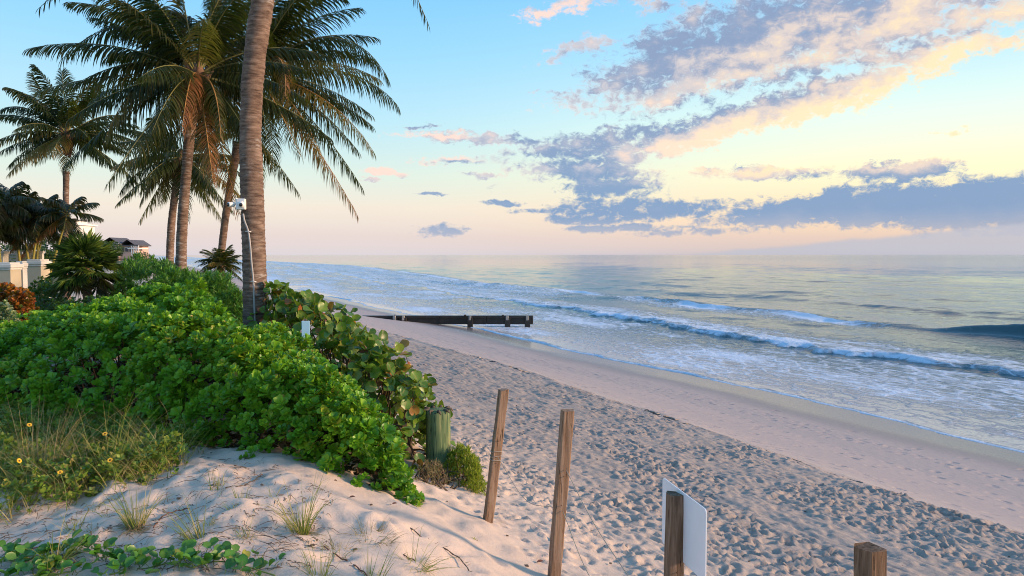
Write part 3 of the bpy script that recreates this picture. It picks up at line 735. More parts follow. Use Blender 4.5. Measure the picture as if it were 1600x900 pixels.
Ep, cE = palm('slender coconut palm standing apart at far left', 28.0, [(103, 392), (103, 350), (103, 310), (103.5, 268)], [5.2, 4.4, 4.2, 4.6], (105, 212), 2.9, 30, 52, .66,
    [((70, 150), (52, 118), 0, G_, dict(droop=.5)), ((100, 150), (97, 112), 0, G_, dict(droop=.4)), ((40, 150), (2, 172), 0, G_), ((50, 205), (-4, 240), 0, G_), ((160, 200), (205, 235), 0, G_)], el=(82, -20), droop=.8, w=.05, n=60, dry=.0, gold=.12)

# ------------------------------------------------------------------ low palms
def clump_palm(name, label, u, Y, ctop, L, count, seed, leaf, stems, dark='clump_palm_leaf', grp=None):
    b = at(u, 450, Y); b[2] = gz(b[0], b[1]); root = thing(name, label, 'palm', b, grp)
    r = np.random.default_rng(seed)
    for k in range(stems):
        a = k*2.4; top = at(ctop[0]+r.normal(0, 22), ctop[1]+r.normal(0, 14), Y+r.normal(0, .4))
        foot = b+np.array([math.cos(a)*.25, math.sin(a)*.25, -.1])
        P = spline([foot, foot*.6+top*.4+np.array([0, 0, .1]), top], 12); V, F = tube(P, np.linspace(.05, .025, 12), 7); mk('stem', V, F, 'gold_stem', root)
        crown(root, top, L, count, seed+k, leaf, (80, -35), .8, .035, 40, .06, .25, .012, nm='frond', mats=(dark, dark, 'palm_leaf_dry'))
    return root
clump_palm('areca_palm', 'dark clumping feather palm with yellow-green stems below the far-left coconut palm', 45, 22.0, (44, 350), 1.0, 13, 61, .42, 6)
clump_palm('areca_palm', 'brownish shaggy palm cut by the left edge of the picture', -8, 21.0, (-6, 338), 1.1, 13, 71, .45, 6)

def fan_palm(label, u, vtop, Y, rad, count, seed):
    b = at(u, vtop, Y); zg = gz(b[0], b[1]); root = thing('fan_palm', label, 'palm', (b[0], b[1], zg)); c = b.copy()
    V, F = tube([np.array([b[0], b[1], zg-.1]), np.array([b[0]+.03, b[1], (zg+c[2])/2]), c], [.11, .10, .07], 9); mk('trunk', V, F, 'crown_fibre', root)
    r = np.random.default_rng(seed)
    for i in range(count):
        f = (i+.5)/count; e = R(80-125*f+r.normal(0, 6)); az = i*2.39996+r.normal(0, .2); h = np.array([math.cos(az), math.sin(az), 0])
        d = h*math.cos(e)+np.array([0, 0, math.sin(e)]); p = c+d*rad*.55*r.uniform(.8, 1.1)-np.array([0, 0, .12*rad*f])
        V, F = tube([c, (c+p)/2+np.array([0, 0, .04]), p], [.012, .01, .008], 5); st = mk('frond', V, F, 'green_stem', root)
        k = 30; th = np.linspace(-1.9, 1.9, k); s = unit(np.cross(d, [0, 0, 1.0])); nrm = np.cross(s, d)
        yd = np.cos(th)[:, None]*d+np.sin(th)[:, None]*s-.22*np.abs(np.sin(th))[:, None]*nrm+r.normal(0, .05, (k, 3))+np.array([0, 0, -.18*f])
        zd = np.broadcast_to(nrm, (k, 3)); L = rad*.62*r.uniform(.8, 1.1, k)*(1-.2*np.abs(th)/1.9)
        V, F, ix = leaves(np.repeat(p[None], k, 0), yd, zd, L, rad*.04, T_SEG)
        lf = mk('leaf_segments', V, F, 'fan_leaf' if f < .8 else 'clump_palm_leaf', st, False, {'tint': np.clip(r.normal(.45, .2, k), 0, .95)[ix]}); tag(lf, kind='stuff')
    return root
fan_palm('low bushy fan palm with spiky fans beside the white terrace', 134, 418, 16.5, .76, 40, 81)
b_ = at(345, 416, 16.0); pr = thing('date_palm', 'tiny spiky date palm at the foot of the leaning coconut palm', 'palm', (b_[0], b_[1], gz(b_[0], b_[1])))
V, F = tube([np.array([b_[0], b_[1], gz(b_[0], b_[1])-.1]), b_], [.07, .06], 8); mk('trunk', V, F, 'crown_fibre', pr)
crown(pr, b_, .58, 30, 91, .2, (85, -10), .15, .02, 26, 0, .1, .008)

# ------------------------------------------------------------------ shrubs: canopy surfaces that carry leaf rosettes
def poly_dist(x, y, poly):
    P = np.array(poly, float); Q = np.roll(P, -1, 0); d = np.full(x.shape, 1e9); ins = np.zeros(x.shape, bool)
    for (ax, ay), (bx, by) in zip(P, Q):
        ex, ey = bx-ax, by-ay; t = np.clip(((x-ax)*ex+(y-ay)*ey)/(ex*ex+ey*ey), 0, 1)
        d = np.minimum(d, np.hypot(x-ax-t*ex, y-ay-t*ey))
        c = ((ay > y) != (by > y)) & (x < (bx-ax)*(y-ay)/(by-ay+1e-12)+ax); ins ^= c
    return np.where(ins, d, -d)
def canopy(poly, hfun, count, seed, lump=.22, lumpf=1.6, edge=.5, res=.12, roundp=.55, minh=.12):
    """sample points and normals on a lumpy mound over a plan polygon"""
    P = np.array(poly); x = np.arange(P[:, 0].min()-.1, P[:, 0].max()+.1, res); y = np.arange(P[:, 1].min()-.1, P[:, 1].max()+.1, res)
    X, Y = np.meshgrid(x, y, indexing='ij'); d = poly_dist(X, Y, poly); d = d+(fbm(X*lumpf*1.1, Y*lumpf*1.1, seed+3, 3)-.5)*edge*1.1
    k = np.clip(d/edge, 0, 1); prof = np.where(d > 0, (1-(1-k)**2)**roundp, 0)
    h = hfun(X, Y)*prof+(fbm(X*lumpf, Y*lumpf, seed, 4, .55)-.5)*2*lump*prof
    Z = ground(X, Y)+np.maximum(h, 0)
    Pt = np.stack([X, Y, Z], -1)
    a = Pt[:-1, :-1]; b = Pt[1:, :-1]; c = Pt[1:, 1:]; e = Pt[:-1, 1:]
    nrm = np.cross(c-a, e-b); ar = np.linalg.norm(nrm, axis=-1); hm = np.maximum(np.maximum(h[:-1, :-1], h[1:, :-1]), np.maximum(h[1:, 1:], h[:-1, 1:])); ok = hm > minh
    pr = (ar*ok).ravel(); pr /= pr.sum()
    r = np.random.default_rng(seed); i = r.choice(len(pr), count, p=pr)
    u = r.uniform(size=(count, 1)); v = r.uniform(size=(count, 1))
    A_ = a.reshape(-1, 3)[i]; B_ = b.reshape(-1, 3)[i]; C_ = c.reshape(-1, 3)[i]; E_ = e.reshape(-1, 3)[i]
    pt = A_*(1-u)*(1-v)+B_*u*(1-v)+C_*u*v+E_*(1-u)*v
    return pt, unit(nrm.reshape(-1, 3)[i]), r
def rosettes(pt, axis_, r, k, L, W, tpl, spread=(35, 80), mat_=None, tint0=None):
    """k leaves round each axis; returns V, F, tint per vertex"""
    M = len(pt); ax = unit(axis_); ref = unit(np.cross(ax, r.normal(size=(M, 3)))); bi = np.cross(ax, ref)
    base = []; yd = []; zd = []; ll = []; tt = []
    sc = r.uniform(.6, 1.35, M); t0 = r.uniform(0, 1, M)*.55 if tint0 is None else tint0
    for j in range(k):
        f = j/max(1, k-1); th = j*2.39996+r.normal(0, .2, M); sp = np.radians(spread[0]+(spread[1]-spread[0])*f+r.normal(0, 8, M))
        rad = np.cos(th)[:, None]*ref+np.sin(th)[:, None]*bi
        y = rad*np.sin(sp)[:, None]+ax*np.cos(sp)[:, None]; z = ax*np.sin(sp)[:, None]-rad*np.cos(sp)[:, None]
        base.append(pt-ax*(L*.5*f)[..., None] if np.ndim(L) else pt-ax*(L*.5*f)); yd.append(y); zd.append(z)
        ll.append(L*sc*r.uniform(.75, 1.1, M)*(.7+.3*f)); tt.append(np.clip(t0+.35*(1-f)+r.normal(0, .06, M), 0, .97))
    base = np.concatenate(base); yd = np.concatenate(yd); zd = np.concatenate(zd); ll = np.concatenate(ll); tt = np.concatenate(tt)
    V, F, ix = leaves(base, yd, zd, ll, W/L*ll if np.ndim(L) == 0 else ll*W, tpl)
    return V, F, tt[ix]
def stems(root, pts, foot, r, rad=.012, name='stem', mat_='stem'):
    mb = MB()
    for p in pts:
        f = foot+(p-foot)*np.array([.8, .8, 0])+np.array([r.normal(0, .08), r.normal(0, .08), 0]); f[2] = gz(f[0], f[1])-.05
        mb.tube([f, f*.5+p*.5+np.array([r.normal(0, .05), r.normal(0, .05), .05]), p], [rad, rad*.8, rad*.4], 5, False)
    return tag(mb.build(name, mat_, root, True), kind='stuff')

# glossy beach naupaka filling the dune
def on(u, v, dz=0.0):
    """ground point under a photo pixel"""
    lo, hi = 1.5, 120.0
    for _ in range(26):
        m = (lo+hi)/2; p = at(u, v, m)
        if p[2] > gz(p[0], p[1]): lo = m
        else: hi = m
    p = at(u, v, lo); p[2] = gz(p[0], p[1])+dz; return p
NAU = [tuple(on(u, v)[:2]) for u, v in ((640, 762), (640, 786), (590, 770), (540, 750), (440, 716), (380, 712), (300, 704), (230, 690), (120, 672), (-80, 668))]+[(-11, 11.6), (-7.8, 12.0), (-6.6, 12.9), (-5.0, 12.6), (-3.9, 10.6), (-3.5, 9.6), (-2.2, 8.4), (-1.25, 7.6)]
def nau_h(x, y):
    s, n = sn(x, y); return np.interp(n, [-6, -1.6, -.3, .8, 1.6, 2.4], [.70, .76, 1.14, 1.10, .76, .5])
nb = thing('beach_shrub', 'broad mound of glossy bright green rosette-leaved shrub covering the dune', 'shrub', (-4.0, 9.0, gz(-4.0, 9.0)))
pt, nr, r_ = canopy(NAU, nau_h, 13500, 101, .40, 1.35, .55, .08, .55, .02)
dep = r_.uniform(-.16, 1, len(pt))**1*.26; dep = np.where(dep > 0, dep*dep/.26*1.25, dep); pt = pt-nr*dep[:, None]; ax = unit(nr*.7+np.array([.05, -.15, .75])+r_.normal(0, .36, nr.shape))
age = np.clip((fbm(pt[:, 0]*1.1, pt[:, 1]*1.1+pt[:, 2], 111, 3)-.32)*1.3, 0, .62)+r_.uniform(0, .16, len(pt))
hol = fbm(pt[:, 0]*1.7+3, pt[:, 1]*1.7+pt[:, 2]*1.5, 119, 3); kp = (dep > .07) | (hol > .38); pt, nr, ax, dep, age = pt[kp], nr[kp], ax[kp], dep[kp], age[kp]
dist = np.linalg.norm(pt-np.array([0, 0, CAM_Z]), axis=1)
big = np.argsort(dist+dep*40)[:300]; rest = np.setdiff1d(np.arange(len(pt)), big)
V, F, tt = rosettes(pt[rest], ax[rest], r_, 11, .084, .084, T_NAU, tint0=age[rest])
tag(mk('foliage', V, F, 'naupaka_leaf', nb, True, {'tint': tt}), kind='stuff')
protos = []
for k in range(6):
    V, F, tt = rosettes(np.zeros((1, 3)), np.array([[0, 0, 1.0]]), r_, 12, .086, .086, T_NAU, tint0=np.array([.1]))
    m_ = mk('leaf_rosette_mesh', V, F, 'naupaka_leaf', None, True, {'tint': tt*.4}); protos.append(m_.data); bpy.data.objects.remove(m_)
for j, i in enumerate(big):
    o = bpy.data.objects.new('leaf_rosette', protos[j % 6]); COL.objects.link(o); o.parent = nb
    q = Vector(ax[i]).to_track_quat('Z', 'X')@Euler((0, 0, random.uniform(0, 6.28))).to_quaternion(); o.rotation_mode = 'QUATERNION'; o.rotation_quaternion = q
    o.location = Vector(pt[i])-nb.location; o.scale = (random.uniform(.85, 1.15),)*3
stems(nb, pt[r_.choice(len(pt), 150)]-np.array([0, 0, .12]), np.array([-4.0, 9.0, 3.7]), r_)

# dark dead leaves added under the shrub so its hollows look shaded
lb = np.stack([r_.uniform(-9.5, -.6, 16000), r_.uniform(6.0, 12.5, 16000)], -1); ld = poly_dist(lb[:, 0], lb[:, 1], NAU); lb = lb[ld > .12]
lb = np.column_stack([lb, ground(lb[:, 0], lb[:, 1])+r_.uniform(.004, .03, len(lb))]); k = len(lb); a = r_.uniform(0, 6.28, k)
V, F, ix = leaves(lb, np.stack([np.cos(a), np.sin(a), r_.normal(0, .25, k)], -1), np.array([0, 0, 1.0])+r_.normal(0, .3, (k, 3)), r_.uniform(.06, .12, k), .1, T_NAU)
tag(mk('leaf_litter', V, F, 'litter_leaf', None, True, {'tint': r_.uniform(0, .97, k)[ix]}), 'brown dead leaves added under the glossy shrub to darken its hollows', 'leaf litter', kind='stuff')

def hedge(name, label, poly, h, count, seed, k, L, W, tpl, mat_, lump=.2, lumpf=1.6, edge=.5, spread=(15, 70), up=.6, nst=60, stem='stem', cat='shrub', foot=None, grp=None, deep=.3):
    c = np.mean(np.array(poly), 0); root = thing(name, label, cat, (c[0], c[1], gz(c[0], c[1])), grp)
    hf = (lambda x, y: np.full(x.shape, h)) if np.ndim(h) == 0 and not callable(h) else h
    p, n_, r = canopy(poly, hf, count, seed, lump, lumpf, edge, .1)
    p = p-n_*(r.uniform(0, 1, count)**1.5*deep)[:, None]; a = unit(n_*(1-up)+np.array([0, 0, up])+r.normal(0, .25, n_.shape))
    V, F, tt = rosettes(p, a, r, k, L, W, tpl, spread)
    tag(mk('foliage', V, F, mat_, root, True, {'tint': tt}), kind='stuff')
    if nst: stems(root, p[r.choice(count, nst)], np.array([c[0], c[1], 0]), r, .01, 'stem', stem)
    return root
def pp(*uvY): return [tuple(at(u, 450, Y)[:2]) for u, Y in uvY]
hedge('oleander_shrub', 'tall narrow-leaved bright green shrub in front of the coconut palm trunks', pp((232, 14.0), (300, 13.4), (388, 13.6), (392, 15.6), (310, 16.5), (236, 16.2)), lambda x, y: np.interp(x, [-7.2, -6.2, -5.4, -4.8], [1.38, 1.46, 1.60, 1.62]), 2300, 201, 9, .17, .17, T_LANCE, 'oleander_leaf', .2, 1.3, .5)
hedge('oleander_shrub', 'dark green rounded shrub between the fan palm and the coconut trunks', pp((165, 17), (222, 16.2), (290, 16.8), (300, 19.5), (210, 20.5), (172, 19)), 1.62, 1500, 211, 9, .17, .17, T_LANCE, 'oleander_leaf', .22, 1.2, .5)
hedge('low_shrub', 'dark small-leaved shrub beneath the fan palm', pp((62, 13.4), (120, 12.9), (196, 13.2), (205, 14.8), (120, 15.4), (58, 15.2)), .95, 1100, 221, 8, .075, .09, T_OVAL, 'dark_shrub_leaf', .2, 1.5, .45)
hedge('low_shrub', 'green leafy bush in front of the terrace wall', pp((38, 17.5), (75, 17), (108, 17.5), (105, 19), (60, 19.5), (35, 19)), 1.2, 500, 231, 8, .1, .12, T_OVAL, 'dark_shrub_leaf', .18, 1.5, .4)
hedge('croton_hedge', 'orange-red croton hedge at left edge below the terrace wall', pp((-40, 13.6), (30, 13.4), (64, 13.6), (66, 14.3), (20, 14.6), (-40, 14.6)), 1.26, 900, 241, 9, .09, .12, T_OVAL, 'croton_leaf', .08, 2.0, .3, stem='croton_stem', nst=40)
hedge('variegated_shrub', 'pale variegated green bush under the croton hedge at left edge', pp((-40, 12.3), (10, 12.2), (36, 12.4), (36, 13.1), (0, 13.3), (-40, 13.3)), 1.02, 700, 251, 9, .07, .09, T_OVAL, 'variegated_leaf', .08, 2.0, .28, nst=30)
hedge('beach_herb', 'yellow-green feathery herb clump at the foot of the green pile', pp((690, 8.15), (712, 7.75), (738, 7.35), (756, 7.5), (756, 7.9), (722, 8.3)), .36, 800, 261, 7, .06, .06, T_LANCE, 'herb_leaf', .08, 4.0, .2, (5, 50), .8, 40, deep=.12)
hedge('dry_herb', 'grey-brown dry weed clump left of the green pile', pp((648, 7.4), (676, 7.15), (704, 7.4), (700, 7.8), (670, 7.9)), .22, 260, 271, 6, .06, .03, T_LANCE, 'grass_dry', .06, 4.0, .15, (5, 60), .7, 60, deep=.12)

# sea grape: big round leaves, each large one an object
SG = [(-3.45, 9.75), (-3.3, 10.9), (-2.5, 10.8), (-1.65, 10.0), (-1.0, 9.3), (-.62, 8.55), (-.75, 7.95), (-1.1, 7.6), (-1.6, 7.75), (-2.3, 8.6)]
def sg_h(x, y):
    return np.interp(x, [-3.4, -2.6, -1.6, -.8], [1.60, 1.58, 1.25, .85])
sg = thing('sea_grape', 'sea grape shrub with large round olive leaves, some orange, beside the near trunk', 'shrub', (-2.0, 9.2, gz(-2.0, 9.2)))
p_, n_, r_ = canopy(SG, sg_h, 2300, 301, .30, 1.5, .42, .1, .5)
p_ = p_-n_*(r_.uniform(-.10, 1, len(p_))*.30)[:, None]
kp = ~((p_[:, 0]/p_[:, 1] > -.122) & (p_[:, 1] < 8.3) & (p_[:, 2] < 3.95)); p_ = p_[kp]; n_ = n_[kp]
def round_leaf(seed):
    r = np.random.default_rng(seed); k = 14; th = np.linspace(0, 2*np.pi, k, endpoint=False)
    V = [(0, 0, 0), (0, .28, -.02), (0, .6, -.02)]; F = []
    ro = .5*(1+.04*np.sin(3*th+seed)+r.normal(0, .02, k))
    for a, q in zip(th, ro):
        x, y = q*1.05*math.sin(a), .48-q*math.cos(a)
        V.append((x, y, (.30+.10*(seed % 3))*abs(x)-.16*(y-.5)**2*(1 if seed % 2 else -1)+.045*math.sin(4*a+seed)))
    for j in range(k):
        a, b = 3+j, 3+(j+1) % k
        c = 0 if (V[a][1]+V[b][1])/2 < .2 else (1 if (V[a][1]+V[b][1])/2 < .5 else 2)
        F.append((c, a, b))
    for a_, b_, lst in ((0, 1, None), (1, 2, None)):
        pass
    V = np.array(V); 
    F2 = []
    for f in F: F2.append(f)
    # bridge the midrib points on both sides
    side = {1: [], -1: []}
    for j in range(k):
        a, b = 3+j, 3+(j+1) % k
        ca = F[j][0]; cb = F[(j+1) % k][0]
        if ca != cb: F2.append((ca, b, cb))
    return V, np.array(F2)
lm = []
for k in range(5):
    V, F = round_leaf(k); o = mk('leaf_mesh', V, F, 'sea_grape_leaf', None, True, {'tint': np.zeros(len(V)), 'rim': np.r_[0, 0, 0, np.ones(len(V)-3)]}); lm.append((o.data, V, F)); bpy.data.objects.remove(o)
ydir = unit(n_*.35+r_.normal(0, .55, n_.shape)+np.array([.05, -.1, .12])); zdir = unit(n_*.9+r_.normal(0, .42, n_.shape)+np.array([.1, -.25, .55]))
size = r_.uniform(.07, .15, len(p_)); xdir = unit(np.cross(ydir, zdir)); zdir = np.cross(xdir, ydir)
face = np.linalg.norm(p_-np.array([0, 0, CAM_Z]), axis=1)-size*9
big = np.argsort(face)[:300]; rest = np.setdiff1d(np.arange(len(p_)), big)
Vs, Fs, Ts, c0 = [], [], [], 0
for j, i in enumerate(rest):
    _, V, F = lm[j % 5]; B3 = np.stack([xdir[i], ydir[i], zdir[i]]); W3 = p_[i]+(V*size[i])@B3
    Vs.append(W3); Fs.append(F+c0); c0 += len(V); Ts.append(np.full(len(V), r_.uniform()))
tag(mk('foliage', np.concatenate(Vs), np.concatenate(Fs), 'sea_grape_leaf', sg, True, {'tint': np.concatenate(Ts), 'rim': np.tile(np.r_[0, 0, 0, np.ones(14)], len(Ts))}), kind='stuff')
for j, i in enumerate(big):
    o = bpy.data.objects.new('leaf', lm[j % 5][0]); COL.objects.link(o); o.parent = sg
    Mx = Matrix((xdir[i]*size[i], ydir[i]*size[i], zdir[i]*size[i])).transposed().to_4x4(); Mx.translation = Vector(p_[i])-sg.location; o.matrix_local = Mx
mb = MB()
for i in r_.choice(len(p_), 170, replace=False):
    p = p_[i]; f = np.array([p[0]*.6-.4*2.0+.4*r_.normal(0, .3), p[1]*.6+.4*9.2+r_.normal(0, .3), 0]); f[2] = gz(f[0], f[1])-.05
    mb.tube(spline([f, f*.5+p*.5+np.array([r_.normal(0, .08), r_.normal(0, .08), .12]), p], 6), np.linspace(.016, .004, 6), 5, False)
tag(mb.build('branch', 'stem', sg, True), kind='stuff')

# ------------------------------------------------------------------ dune plants in the foreground
def tuft(label, u, v, count, L, seed, spread=.6, bend=1.0, w=.005, m='grass_green', rad=.05, name='grass_tuft', grp='grass tufts on the dune sand'):
    c = on(u, v); root = thing(name, label, 'grass', c, grp); r = np.random.default_rng(seed)
    a = r.uniform(0, 6.28, count); q = rad*np.sqrt(r.uniform(size=count)); b = np.stack([c[0]+q*np.cos(a), c[1]+q*np.sin(a), np.full(count, c[2])], -1); b[:, 2] = ground(b[:, 0], b[:, 1])-.015
    ln = r.normal(0, .22, 2); a = a+r.normal(0, .5, count); sp_ = spread*r.uniform(.05, 1.0, count)**.8*1.25
    d = np.stack([np.cos(a)*sp_+ln[0], np.sin(a)*sp_+ln[1], r.uniform(.6, 1.1, count)], -1)
    V, F, ix = blades(b, d, L*(.3+.85*r.uniform(size=count)**1.6), w*r.uniform(.5, 1.2, count), bend*r.uniform(.2, 1.8, count))
    tag(mk('blades', V, F, m, root, True, {'tint': r.uniform(0, .97, count)[ix]}), kind='stuff')
    k = int(count*.9); a = r.uniform(0, 6.28, k); b2 = b[:k]+np.stack([np.cos(a)*.02, np.sin(a)*.02, np.zeros(k)], -1)
    d = np.stack([np.cos(a), np.sin(a), np.full(k, .25)], -1)
    V, F, ix = blades(b2, d, L*.55*r.uniform(.4, 1, k), w*.7, bend*1.2)
    tag(mk('dead_blades', V, F, 'grass_dry', root, True, {'tint': r.uniform(0, .97, k)[ix]}), kind='stuff'); return root
tuft('tall pale grass tuft at the crest of the pink sand slope', 470, 832, 110, .42, 1, .55, 1.0)
tuft('bushy grass tuft at left on the grey sand', 212, 822, 120, .36, 2, .5, .9)
tuft('sparse dark green grass tuft on grey sand, upright blades', 308, 842, 46, .34, 3, .45, .6)
tuft('flat dark tuft of dead grass on the middle of the slope', 582, 838, 150, .17, 4, 1.3, 1.2, .004, 'grass_dry', .11)
tuft('arching grass tuft low on the slope near the bottom edge', 650, 888, 60, .30, 5, 1.1, 1.3)
tuft('thin upright grass tuft at the bottom edge of the slope', 582, 905, 26, .26, 6, .35, .5)
tuft('grass tuft at the bottom edge under the tall pale one', 500, 905, 55, .28, 7, .7, 1.0)
tuft('small grass sprig beside the shrub on the sand crest', 340, 760, 22, .20, 8, .4, .6)
tuft('tiny grass sprig right of the sand crest sprig', 376, 778, 18, .16, 9, .4, .6)
tuft('small yellow-green seedling on bare sand near the leaning post', 739, 840, 14, .045, 10, .7, .5, .006, 'herb_leaf', .015)
tuft('grass tuft in front of the vine at the left bottom', 88, 880, 90, .36, 12, .6, 1.1)
tuft('grass sprig on grey sand left of the bushy tuft', 115, 828, 24, .22, 13, .5, .8)
tuft('brown dry tuft low on slope', 530, 862, 60, .16, 14, 1.1, 1.1, .004, 'grass_dry', .08)

rs = np.random.default_rng(611)
for k in range(16):
    u = rs.uniform(120, 470); v = rs.uniform(745, 880)
    if u > 420 and v < 770: continue
    tuft('thin little grass sprig scattered on the grey dune sand', u, v, int(rs.integers(7, 20)), rs.uniform(.10, .24), 900+k, rs.uniform(.4, 1.0), rs.uniform(.5, 1.4), .004, 'grass_dry' if k % 3 == 0 else 'grass_green', .03, 'grass_sprig', 'scattered grass sprigs')
# tangle of grass and small-leaved herbs at the left
r_ = np.random.default_rng(401)
TANG = [tuple(on(u, v)[:2]) for u, v in ((-60, 835), (40, 805), (150, 776), (230, 755), (285, 735), (310, 708), (250, 690), (180, 672), (80, 665), (-60, 660))]
P = np.array(TANG); bb = np.stack([r_.uniform(P[:, 0].min(), P[:, 0].max(), 30000), r_.uniform(P[:, 1].min(), P[:, 1].max(), 30000)], -1)
dd = poly_dist(bb[:, 0], bb[:, 1], TANG); dn = fbm(bb[:, 0]*2.2, bb[:, 1]*2.2, 77, 3)
ok = (dd > -.05) & (r_.uniform(size=len(bb)) < sstep(dd, -.05, .5)*.8+.2) & (dn > .40); bb = bb[ok]; dn = dn[ok]
b3 = np.column_stack([bb, ground(bb[:, 0], bb[:, 1])-.01]); 
M = min(4600, len(b3)//2); g3 = b3[:M]; a = r_.uniform(0, 6.28, M)
V, F, ix = blades(g3, np.stack([np.cos(a)*.55, np.sin(a)*.55, np.ones(M)], -1), r_.uniform(.12, .5, M)*(.6+.6*r_.uniform(size=M)), .0055, r_.uniform(.3, 1.3, M))
go_ = mk('dune_grass', V, F, 'grass_green', None, True, {'tint': r_.uniform(0, .97, M)[ix]}); tag(go_, 'mixed green and straw dune grass tangle at left below the shrub', 'grass', kind='stuff')
h3 = b3[M:M+3000]; h3 = h3+np.column_stack([np.zeros((len(h3), 2)), r_.uniform(.02, .26, len(h3))])
V, F, tt = rosettes(h3, np.array([0, 0, 1.0])+r_.normal(0, .4, h3.shape), r_, 6, .05, .062, T_OVAL, (25, 85))
tag(mk('dune_herbs', V, F, 'dune_herb_leaf', None, True, {'tint': tt}), 'low small-leaved green herbs among the dune grass at left', 'herbs', kind='stuff')
for lab, u, v, k, L in (('tall straw-coloured dry grass clump in front of the shrub at left', 68, 756, 170, .78), ('dry brown grass clump at the left edge', 14, 762, 110, .58), ('pale dry stalks among the grass right of the tall straw clump', 118, 765, 60, .5),
                        ('green grass spray leaning over the shrub, left of centre', 168, 748, 70, .78), ('green grass spray right of the leaning one', 232, 742, 60, .62), ('dry stalks in the shrub above the sand crest', 268, 705, 40, .55)):
    tuft(lab, u, v, k, L, u, .32, .55, .006, 'grass_dry' if 'dry' in lab else 'grass_green', .12, grp='grass clumps in front of the shrub')

def flower(label, u, v, Y, h=.0):
    top = at(u, v, Y); g0 = np.array([top[0]+.02, top[1]+.03, gz(top[0], top[1])-.02]); root = thing('yellow_flower', label, 'flower', (g0[0], g0[1], g0[2]), 'yellow dune sunflowers')
    V, F = tube(spline([g0, (g0+top)/2+np.array([.015, 0, .02]), top], 7), .0022, 5); mk('stem', V, F, 'green_stem', root)
    fd = unit(np.array([-top[0]*.3+rng.normal(0, 3), -top[1]*.5+rng.normal(0, 2), 4.5])); s = unit(np.cross(fd, [1, 0, 0])); w = np.cross(fd, s)
    for k in range(10):
        th = k*.628; y = s*math.cos(th)+w*math.sin(th)
        V, F, _ = leaves(top[None], (y+fd*.12)[None], fd[None], .021, .027, T_OVAL); mk('petal', V, F, 'petal', root)
    t = np.linspace(0, 1, 4); V, F = tube([top+fd*(q*.007-.001) for q in t], .0085*np.cos(t*1.3)+.001, 9); mk('flower_centre', V, F, 'flower_eye', root)
for lab, u, v, Y in (('yellow flower highest of the group, at the foot of the shrub', 164, 678, 6.0), ('yellow flower below the highest one, facing sideways', 172, 719, 5.5), ('yellow flower at far left among dry grass', 30, 720, 5.6), ('lowest yellow flower, above the grey sand', 94, 738, 5.25), ('small yellow flower at upper left by the tall straw clump', 46, 664, 6.0)):
    flower(lab, u, v, Y)
c = at(60, 558, 8.7); pf = thing('pink_blossom', 'single pale pink withered blossom caught in the shrub at left', 'flower', c)
V, F, _ = leaves(np.repeat(c[None], 6, 0), unit(r_.normal(0, .6, (6, 3))+np.array([0, -.7, .3])), np.tile([0, -1.0, .4], (6, 1)), .075, .08, T_OVAL); 
for k in range(6): mk('petal', V[k*8:(k+1)*8], T_OVAL[1], 'pink_petal', pf)
c = on(36, 772); ol = thing('orange_leaf', 'curled orange dead leaf at the left edge of the sand', 'leaf', c)
V, F, _ = leaves((c+np.array([0, 0, .01]))[None], np.array([[.2, .1, 1.0]]), np.array([[0, -1.0, .3]]), .08, .1, T_OVAL); mk('blade', V, F, 'orange_leaf', ol)
V, F = tube([c+np.array([0, 0, -.01]), c+np.array([.002, 0, .012])], .002, 5); mk('stalk', V, F, 'twig', ol)

# railroad vine along the bottom edge
T_VINE = template([(0, 0, 0), (.12, .30, .05), (.45, .46, .09), (.8, .36, .08), (.97, .16, .05), (.93, 0, .02)], .35)
vm = []
for k in range(3):
    tv, tf = T_VINE; tv = tv*np.array([1, 1, 1+.25*k])+rng.normal(0, .012, tv.shape); o = mk('leaf_mesh', tv, tf, 'vine_leaf', None, True, {'tint': np.zeros(len(tv))}); vm.append(o.data); bpy.data.objects.remove(o)
def vine(label, spots, seed, n, hgt=.06):
    r = np.random.default_rng(seed); P = np.array([on(u, v) for u, v in spots]); root = thing('beach_vine', label, 'vine', P[0], 'beach vines along the bottom edge')
    C = spline(P+np.array([0, 0, .012]), 40)
    C[:, 2] = ground(C[:, 0], C[:, 1])+.010
    V, F = tube(C, .004, 6); mk('runner', V, F, 'green_stem', root)
    mb = MB()
    for k in range(n):
        b = C[r.integers(0, 40)]+np.array([r.normal(0, .05), r.normal(0, .05), 0]); b[2] = gz(b[0], b[1])
        a = r.uniform(0, 6.28); out = np.array([math.cos(a), math.sin(a), 0]); top = b+out*r.uniform(.01, .05)+np.array([0, 0, r.uniform(.3, 1.0)*hgt])
        mb.tube([b-np.array([0, 0, .005]), (b+top)/2+np.array([0, 0, .006]), top], [.0022, .002, .0016], 5)
        y = unit(out+np.array([0, 0, r.uniform(.1, .9)])); z = unit(np.array([0, -.35, 1])+r.normal(0, .3, 3)); x = unit(np.cross(y, z)); z = np.cross(x, y); s = r.uniform(.045, .08)
        o = bpy.data.objects.new('leaf', vm[k % 3]); COL.objects.link(o); o.parent = root
        Mx = Matrix((x*s, y*s, z*s)).transposed().to_4x4(); Mx.translation = Vector(top-np.array(root.location)); o.matrix_local = Mx
    tag(mb.build('leaf_stalk', 'green_stem', root, True), kind='stuff')
vine('dense patch of round-leaved beach vine in the bottom left corner', [(-20, 868), (30, 880), (75, 872), (130, 866)], 1, 62)
vine('beach vine running along the bottom edge behind the corner patch', [(-10, 905), (60, 902), (110, 896)], 2, 40)
vine('small cluster of vine leaves right of the corner patch', [(158, 874), (180, 872), (205, 880)], 3, 24)
vine('beach vine leaves at the bottom edge under the bushy grass tuft', [(170, 900), (220, 892), (265, 882), (300, 890)], 4, 40)
